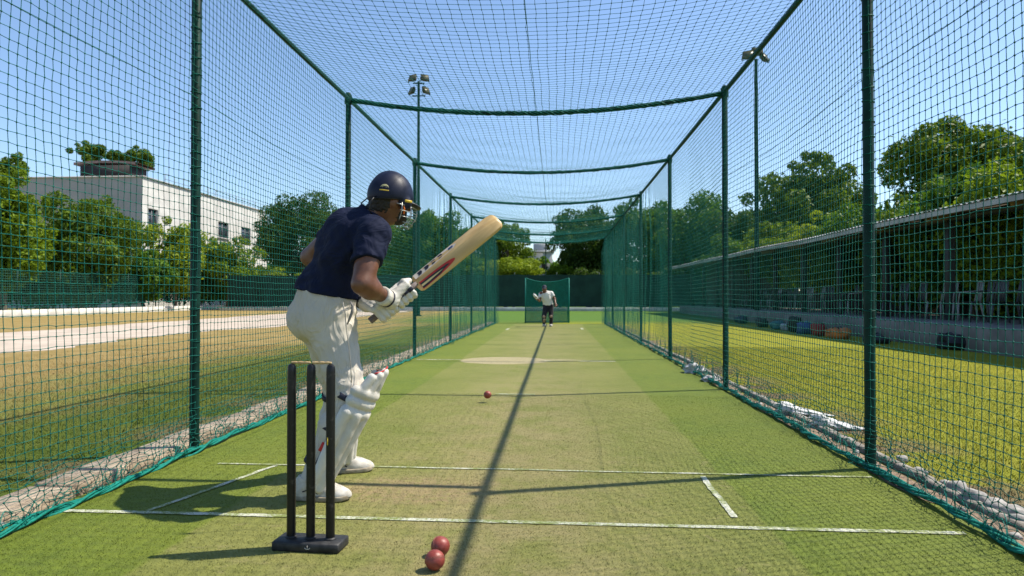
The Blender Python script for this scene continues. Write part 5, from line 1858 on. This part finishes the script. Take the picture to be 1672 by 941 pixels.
# temple guards and brim
for s_ in (-1, 1):
    tg_ = F5.ell(hc + hf * .052 + hl * s_ * .083 - hu * .040, (.036, .016, .032), AXH)
    shell = smin(shell, tg_, .010)
hel = surf('helmet', F5, shell, MT['helmet'], man)
br = F5.ell(hc + hf * .101 - hu * .034, (.068, .076, .014), [unit(hf - .22 * hu), hl, unit(hu + .22 * hf)])
br = np.maximum(br, -F5.ell(hc, (.106, .091, .113), AXH))
surf('peak', F5, br, MT['helmetedge'], hel)
rm = MB()
rm.tube([hc + .1105 * math.cos(a) * hf + .0955 * math.sin(a) * hl - hu * (.028 - .013 * math.cos(a)) for a in np.linspace(0, 2 * math.pi, 49)], .0042, 6, False)
rm.build('rim_trim', MT['helmetedge'], hel, True)
md = MB()      # centre ridge over the crown
md.tube([hc + .1125 * math.cos(a) * hf + .1195 * math.sin(a) * hu for a in np.linspace(R(14), R(168), 30)], [.0022] * 30, 6)
md.build('crown_seam', MT['helmet'], hel, True)
# steel grille
gr = MB()
def gp(a, h, sc=1.0): return hc + hf * (.134 * math.cos(a) * sc + .008) + hl * (.098 * math.sin(a) * sc) + hu * h
for h, sc, w_ in ((-.050, 1.02, 92), (-.078, 1.05, 84), (-.106, 1.02, 78), (-.132, .92, 70), (-.150, .80, 58)):
    gr.tube([gp(R(a), h - .010 * (1 - abs(a) / 90.0), sc) for a in np.linspace(-w_, w_, 25)], .0022, 6)
for a, h1 in ((-80, -.10), (-56, -.150), (-22, -.155), (22, -.155), (56, -.150), (80, -.10)):
    gr.tube([gp(R(a), h, sc) for h, sc in ((-.040, 1.0), (-.078, 1.05), (-.106, 1.02), (-.132, .92), (h1, .82 if h1 < -.12 else 1.0))], .0022, 6)
gr.build('grille', MT['steel'], hel, True)
for s_ in (-1, 1):
    rt = np.stack([hf, hl, hu], 1)
    MB().box(hc + hf * .062 + hl * s_ * .1000 - hu * .030, (.038, .006, .013), rt, .003).build('temple_badge', MT['yellow'], hel)
    MB().tube([hc + hf * .040 + hl * s_ * .088 - hu * .045, hc + hf * .046 + hl * s_ * .098 - hu * .070, hc + hf * .050 + hl * s_ * .090 - hu * .095], .0042, 6).build('chin_strap', MT['orange'], hel, True)
ng = MB()      # wire neck guard at the back
for s_ in (-1, 1):
    ng.tube([hc - hf * .098 + hl * s_ * .06 - hu * .03, hc - hf * .122 + hl * s_ * .075 - hu * .06, hc - hf * .122 + hl * s_ * .072 - hu * .105, hc - hf * .10 + hl * s_ * .06 - hu * .125], .0034, 6)
ng.build('neck_guard', MT['helmetedge'], hel, True)
# small badge: arch, looped mark and a bar of lettering, raised on the shell
def onshell(az, el_, off=.0022):
    d_ = math.cos(az) * math.cos(el_) * hf + math.sin(az) * math.cos(el_) * hl + math.sin(el_) * hu
    k = 1 / math.sqrt((d_.dot(hf) / .112) ** 2 + (d_.dot(hl) / .096) ** 2 + (d_.dot(hu) / .119) ** 2)
    return hc + d_ * (k + off)
em = MB()
AZ, EL = R(-128), R(7)
em.tube([onshell(AZ + .19 * math.cos(a), EL + .19 * math.sin(a) + .0) for a in np.linspace(-.1, math.pi + .1, 21)], .0034, 5)
em.tube([onshell(AZ + .10 * math.cos(a), EL + .05 + .085 * math.sin(a)) for a in np.linspace(.7, 6.0, 17)], .0034, 5)
em.tube([onshell(AZ + .10, EL + .05), onshell(AZ + .01, EL + .05)], .0034, 5)
em.build('crest', mat('pale_yellow_print', (0.62, 0.56, 0.30), None, rough=.4), hel, True)
br_ = MB()
br_.tube([onshell(AZ + a, EL - .085) for a in np.linspace(-.22, .22, 9)], .0055, 6)
br_.build('crest_bar', MT['yellow'], hel, True)

# ------------------------------------------------------------------ bowler
DB = 22.96
def Z(zx, zy, dd=0.0): return PX(840 + zx / 8.555, 440 + zy / 8.555, DB + dd)
Bj = dict(hed=Z(418, 268, -.12), nek=Z(432, 318, -.04), che=Z(445, 385), pel=Z(470, 495, .05), rsh=Z(372, 335, -.05), lsh=Z(512, 335, .0), rel=Z(352, 438, -.12), rwr=Z(330, 428, -.32), rha=Z(308, 395, -.36),
          lel=Z(560, 412, -.02), lwr=Z(572, 478, -.16), lha=Z(576, 500, -.2), rhp=Z(442, 520, .04), lhp=Z(505, 520, .04), rkn=Z(415, 655, -.12), lkn=Z(512, 650, -.05), rak=Z(413, 780, .05), lak=Z(510, 780, .02))
Bj['rak'][2] = Bj['lak'][2] = .09
bowl = thing('person', 'bowler leaning forward at the far end in white shirt, dark trousers and cap', 'person', (Bj['rak'] + Bj['lak']) / 2 * np.array([1, 1, 0]))
allb = np.array(list(Bj.values()))
FB = Field([allb[:, 0].min() - .16, allb[:, 1].min() - .25, 0.0], [allb[:, 0].max() + .16, allb[:, 1].max() + .25, 1.75], .013)
X3, Y3 = np.array([1., 0, 0]), np.array([0, 1., 0])
bup = unit(Bj['nek'] - Bj['pel']); bl_ = unit(np.array([1, 0, 0]) - bup * bup[0]); bf_ = np.cross(bup, bl_)
AXB = [bf_, bl_, bup]
def btorso(F_, i): return blend([F_.ell(Bj['che'], (.115 + i, .17 + i, .19 + i), AXB), F_.ell((Bj['che'] + Bj['pel']) / 2, (.105 + i, .14 + i, .17 + i), AXB), F_.ell(Bj['pel'], (.11 + i, .155 + i, .12 + i), AXB),
                                 F_.caps(Bj['rsh'], Bj['nek'] - bup * .05, .062 + i), F_.caps(Bj['lsh'], Bj['nek'] - bup * .05, .062 + i)], .06)
def barm(F_, s, i=0): return blend([F_.caps(Bj[s + 'sh'], Bj[s + 'el'], .054 + i, .042 + i), F_.caps(Bj[s + 'el'], Bj[s + 'wr'], .042 + i, .030 + i)], .03)
def blegs(F_, i): return blend([smin(F_.caps(Bj[s + 'hp'], Bj[s + 'kn'], .092 + i, .06 + i), F_.caps(Bj[s + 'kn'], Bj[s + 'ak'], .058 + i, .042 + i), .03) for s in 'rl'] + [F_.ell(Bj['pel'] - [0, 0, .03], (.11 + i, .155 + i, .12 + i), AXB)], .03)
f = smin(btorso(FB, -.012), blegs(FB, -.012), .04)
hB = Bj['hed']; hBf = unit(np.array([-.05, -1, -.25])); hBl = unit(np.array([-hBf[1], hBf[0], 0])); hBu = np.cross(hBf, hBl) if np.cross(hBf, hBl)[2] > 0 else np.cross(hBl, hBf)
AXC = [hBf, hBl, hBu]
f = smin(f, blend([FB.ell(hB, (.094, .074, .105), AXC), FB.ell(hB + hBf * .03 - hBu * .065, (.06, .056, .055), AXC), FB.caps(hB + hBf * .09 - hBu * .01, hB + hBf * .105 - hBu * .04, .012, .016)], .03), .02)
f = smin(f, FB.caps(Bj['nek'] - bup * .05, hB - hBu * .06, .058), .03)
for s in 'rl':
    f = smin(f, barm(FB, s), .03)
    d_ = unit(Bj[s + 'ha'] - Bj[s + 'wr']); w_ = unit(np.cross(d_, Y3)); n_ = np.cross(d_, w_)
    f = smin(f, FB.ell(Bj[s + 'wr'] + d_ * .05, (.05, .038, .022), [d_, w_, n_]), .02)
    for k, (o_, L_) in enumerate([(-.030, .055), (-.010, .07), (.010, .075), (.030, .065)]):
        p0_ = Bj[s + 'wr'] + d_ * .085 + w_ * o_; p1_ = p0_ + d_ * L_ * .55 + n_ * .012; p2_ = p1_ + d_ * L_ * .35 + n_ * .03
        f = smin(smin(f, FB.caps(p0_, p1_, .0115), .004), FB.caps(p1_, p2_, .011), .004)
    f = smin(f, FB.caps(Bj[s + 'wr'] + d_ * .03 + w_ * .03, Bj[s + 'wr'] + d_ * .085 + w_ * .062, .013), .008)
    g0 = Bj[s + 'ak'] * np.array([1, 1, 0])
    f = smin(f, FB.caps(Bj[s + 'ak'], g0 + [0, -.13, .04], .04, .03), .03)
surf('body', FB, f, MT['skin'], bowl)
MT['whiteshirt'] = make_cloth('white_shirt', (0.74, 0.73, 0.70), (0.70, 0.68, 0.65), .75, (1, 1, 1), .02, .1, 6.0)
MT['darktrouser'] = make_cloth('dark_trousers', (0.016, 0.016, 0.022), (0.022, 0.022, 0.028), .75, (1, 1, .5), .02, .1, 6.0)
s_f = btorso(FB, .014)
for s in 'rl':
    sh, el = Bj[s + 'sh'], Bj[s + 'el']
    s_f = smin(s_f, np.maximum(FB.caps(sh, el, .072, .070), FB.plane(sh + (el - sh) * .62, el - sh)), .03)
s_f = np.maximum(s_f + .006 * waves(FB.x, FB.y, FB.z, 3, .12), FB.plane(Bj['pel'] + [0, 0, -.03], (0, 0, -1)))
s_f = np.maximum(s_f, FB.plane(Bj['nek'] + bup * .02, unit(hB - Bj['nek'])))
surf('shirt', FB, s_f, MT['whiteshirt'], bowl)
surf('trousers', FB, np.maximum(np.maximum(blegs(FB, .014) + .005 * waves(FB.x, FB.y, FB.z * .5, 4, .12), FB.plane((0, 0, .10), (0, 0, -1))), FB.plane(Bj['pel'] + [0, 0, .05], (0, 0, 1))), MT['darktrouser'], bowl)
cp_ = np.maximum(FB.ell(hB + hBu * .02 - hBf * .004, (.104, .084, .100), AXC), FB.plane(hB + hBu * .030, -hBu))
cp_ = smin(cp_, FB.ell(hB + hBf * .11 + hBu * .035, (.062, .062, .014), AXC), .012)
surf('cap', FB, cp_, MT['navystrap'], bowl)
MT['skinpad'] = mat('tan_pad', (0.42, 0.30, 0.22), (0.34, 0.24, 0.17), 12, .7)
for s in 'rl':
    g0 = Bj[s + 'ak'] * np.array([1, 1, 0])
    ff = np.maximum(blend([FB.caps(g0 + [0, .03, .055], g0 + [0, -.15, .045], .052, .045), FB.caps(Bj[s + 'ak'], g0 + [0, -.02, .05], .052, .05)], .02), .012 - FB.z + 0 * FB.x)
    surf('shoe', FB, ff, MT['shoe'], bowl)
    kp = Bj[s + 'kn']
    surf('knee_pad', FB, np.maximum(FB.ell(kp + [0, -.03, -.01], (.062, .060, .055)), -FB.caps(kp + [0, .05, -.2], kp + [0, .05, .2], .07)), MT['skinpad'], bowl)
sp_ = blend([FB.caps(Bj['rkn'] + [o_, -.07, -.10], Bj['rak'] + [o_, -.06, .05], .022, .018) for o_ in (-.02, .0, .02)], .012)
surf('shin_pad', FB, sp_, MT['skinpad'], bowl)
# white fielding mitt held up on the viewer's left
mt = thing('white_mitt', 'long white mitt or pad held up by the bowler', 'mitt', Bj['rha'])
m0 = Bj['rha'] + unit(Bj['rha'] - Bj['rwr']) * -.02
m1 = Z(285, 368, -.38)
du = unit(m1 - m0); dw = unit(np.cross(du, Y3))
FM = Field(np.minimum(m0, m1) - .12, np.maximum(m0, m1) + .12, .007)
fm_ = blend([FM.ell(m0 + du * .05, (.10, .048, .035), [du, dw, np.cross(du, dw)]), FM.ell(m0 + du * .12, (.07, .036, .028), [du, dw, np.cross(du, dw)])], .03)
surf('palm', FM, fm_, MT['whiteshirt'], mt)
MB().tube([m0 - du * .05 + dw * .05, m0 - du * .05 - np.cross(du, dw) * .04, m0 - du * .05 - dw * .05], .012, 6).build('wrist_band', MT['white'], mt, True)
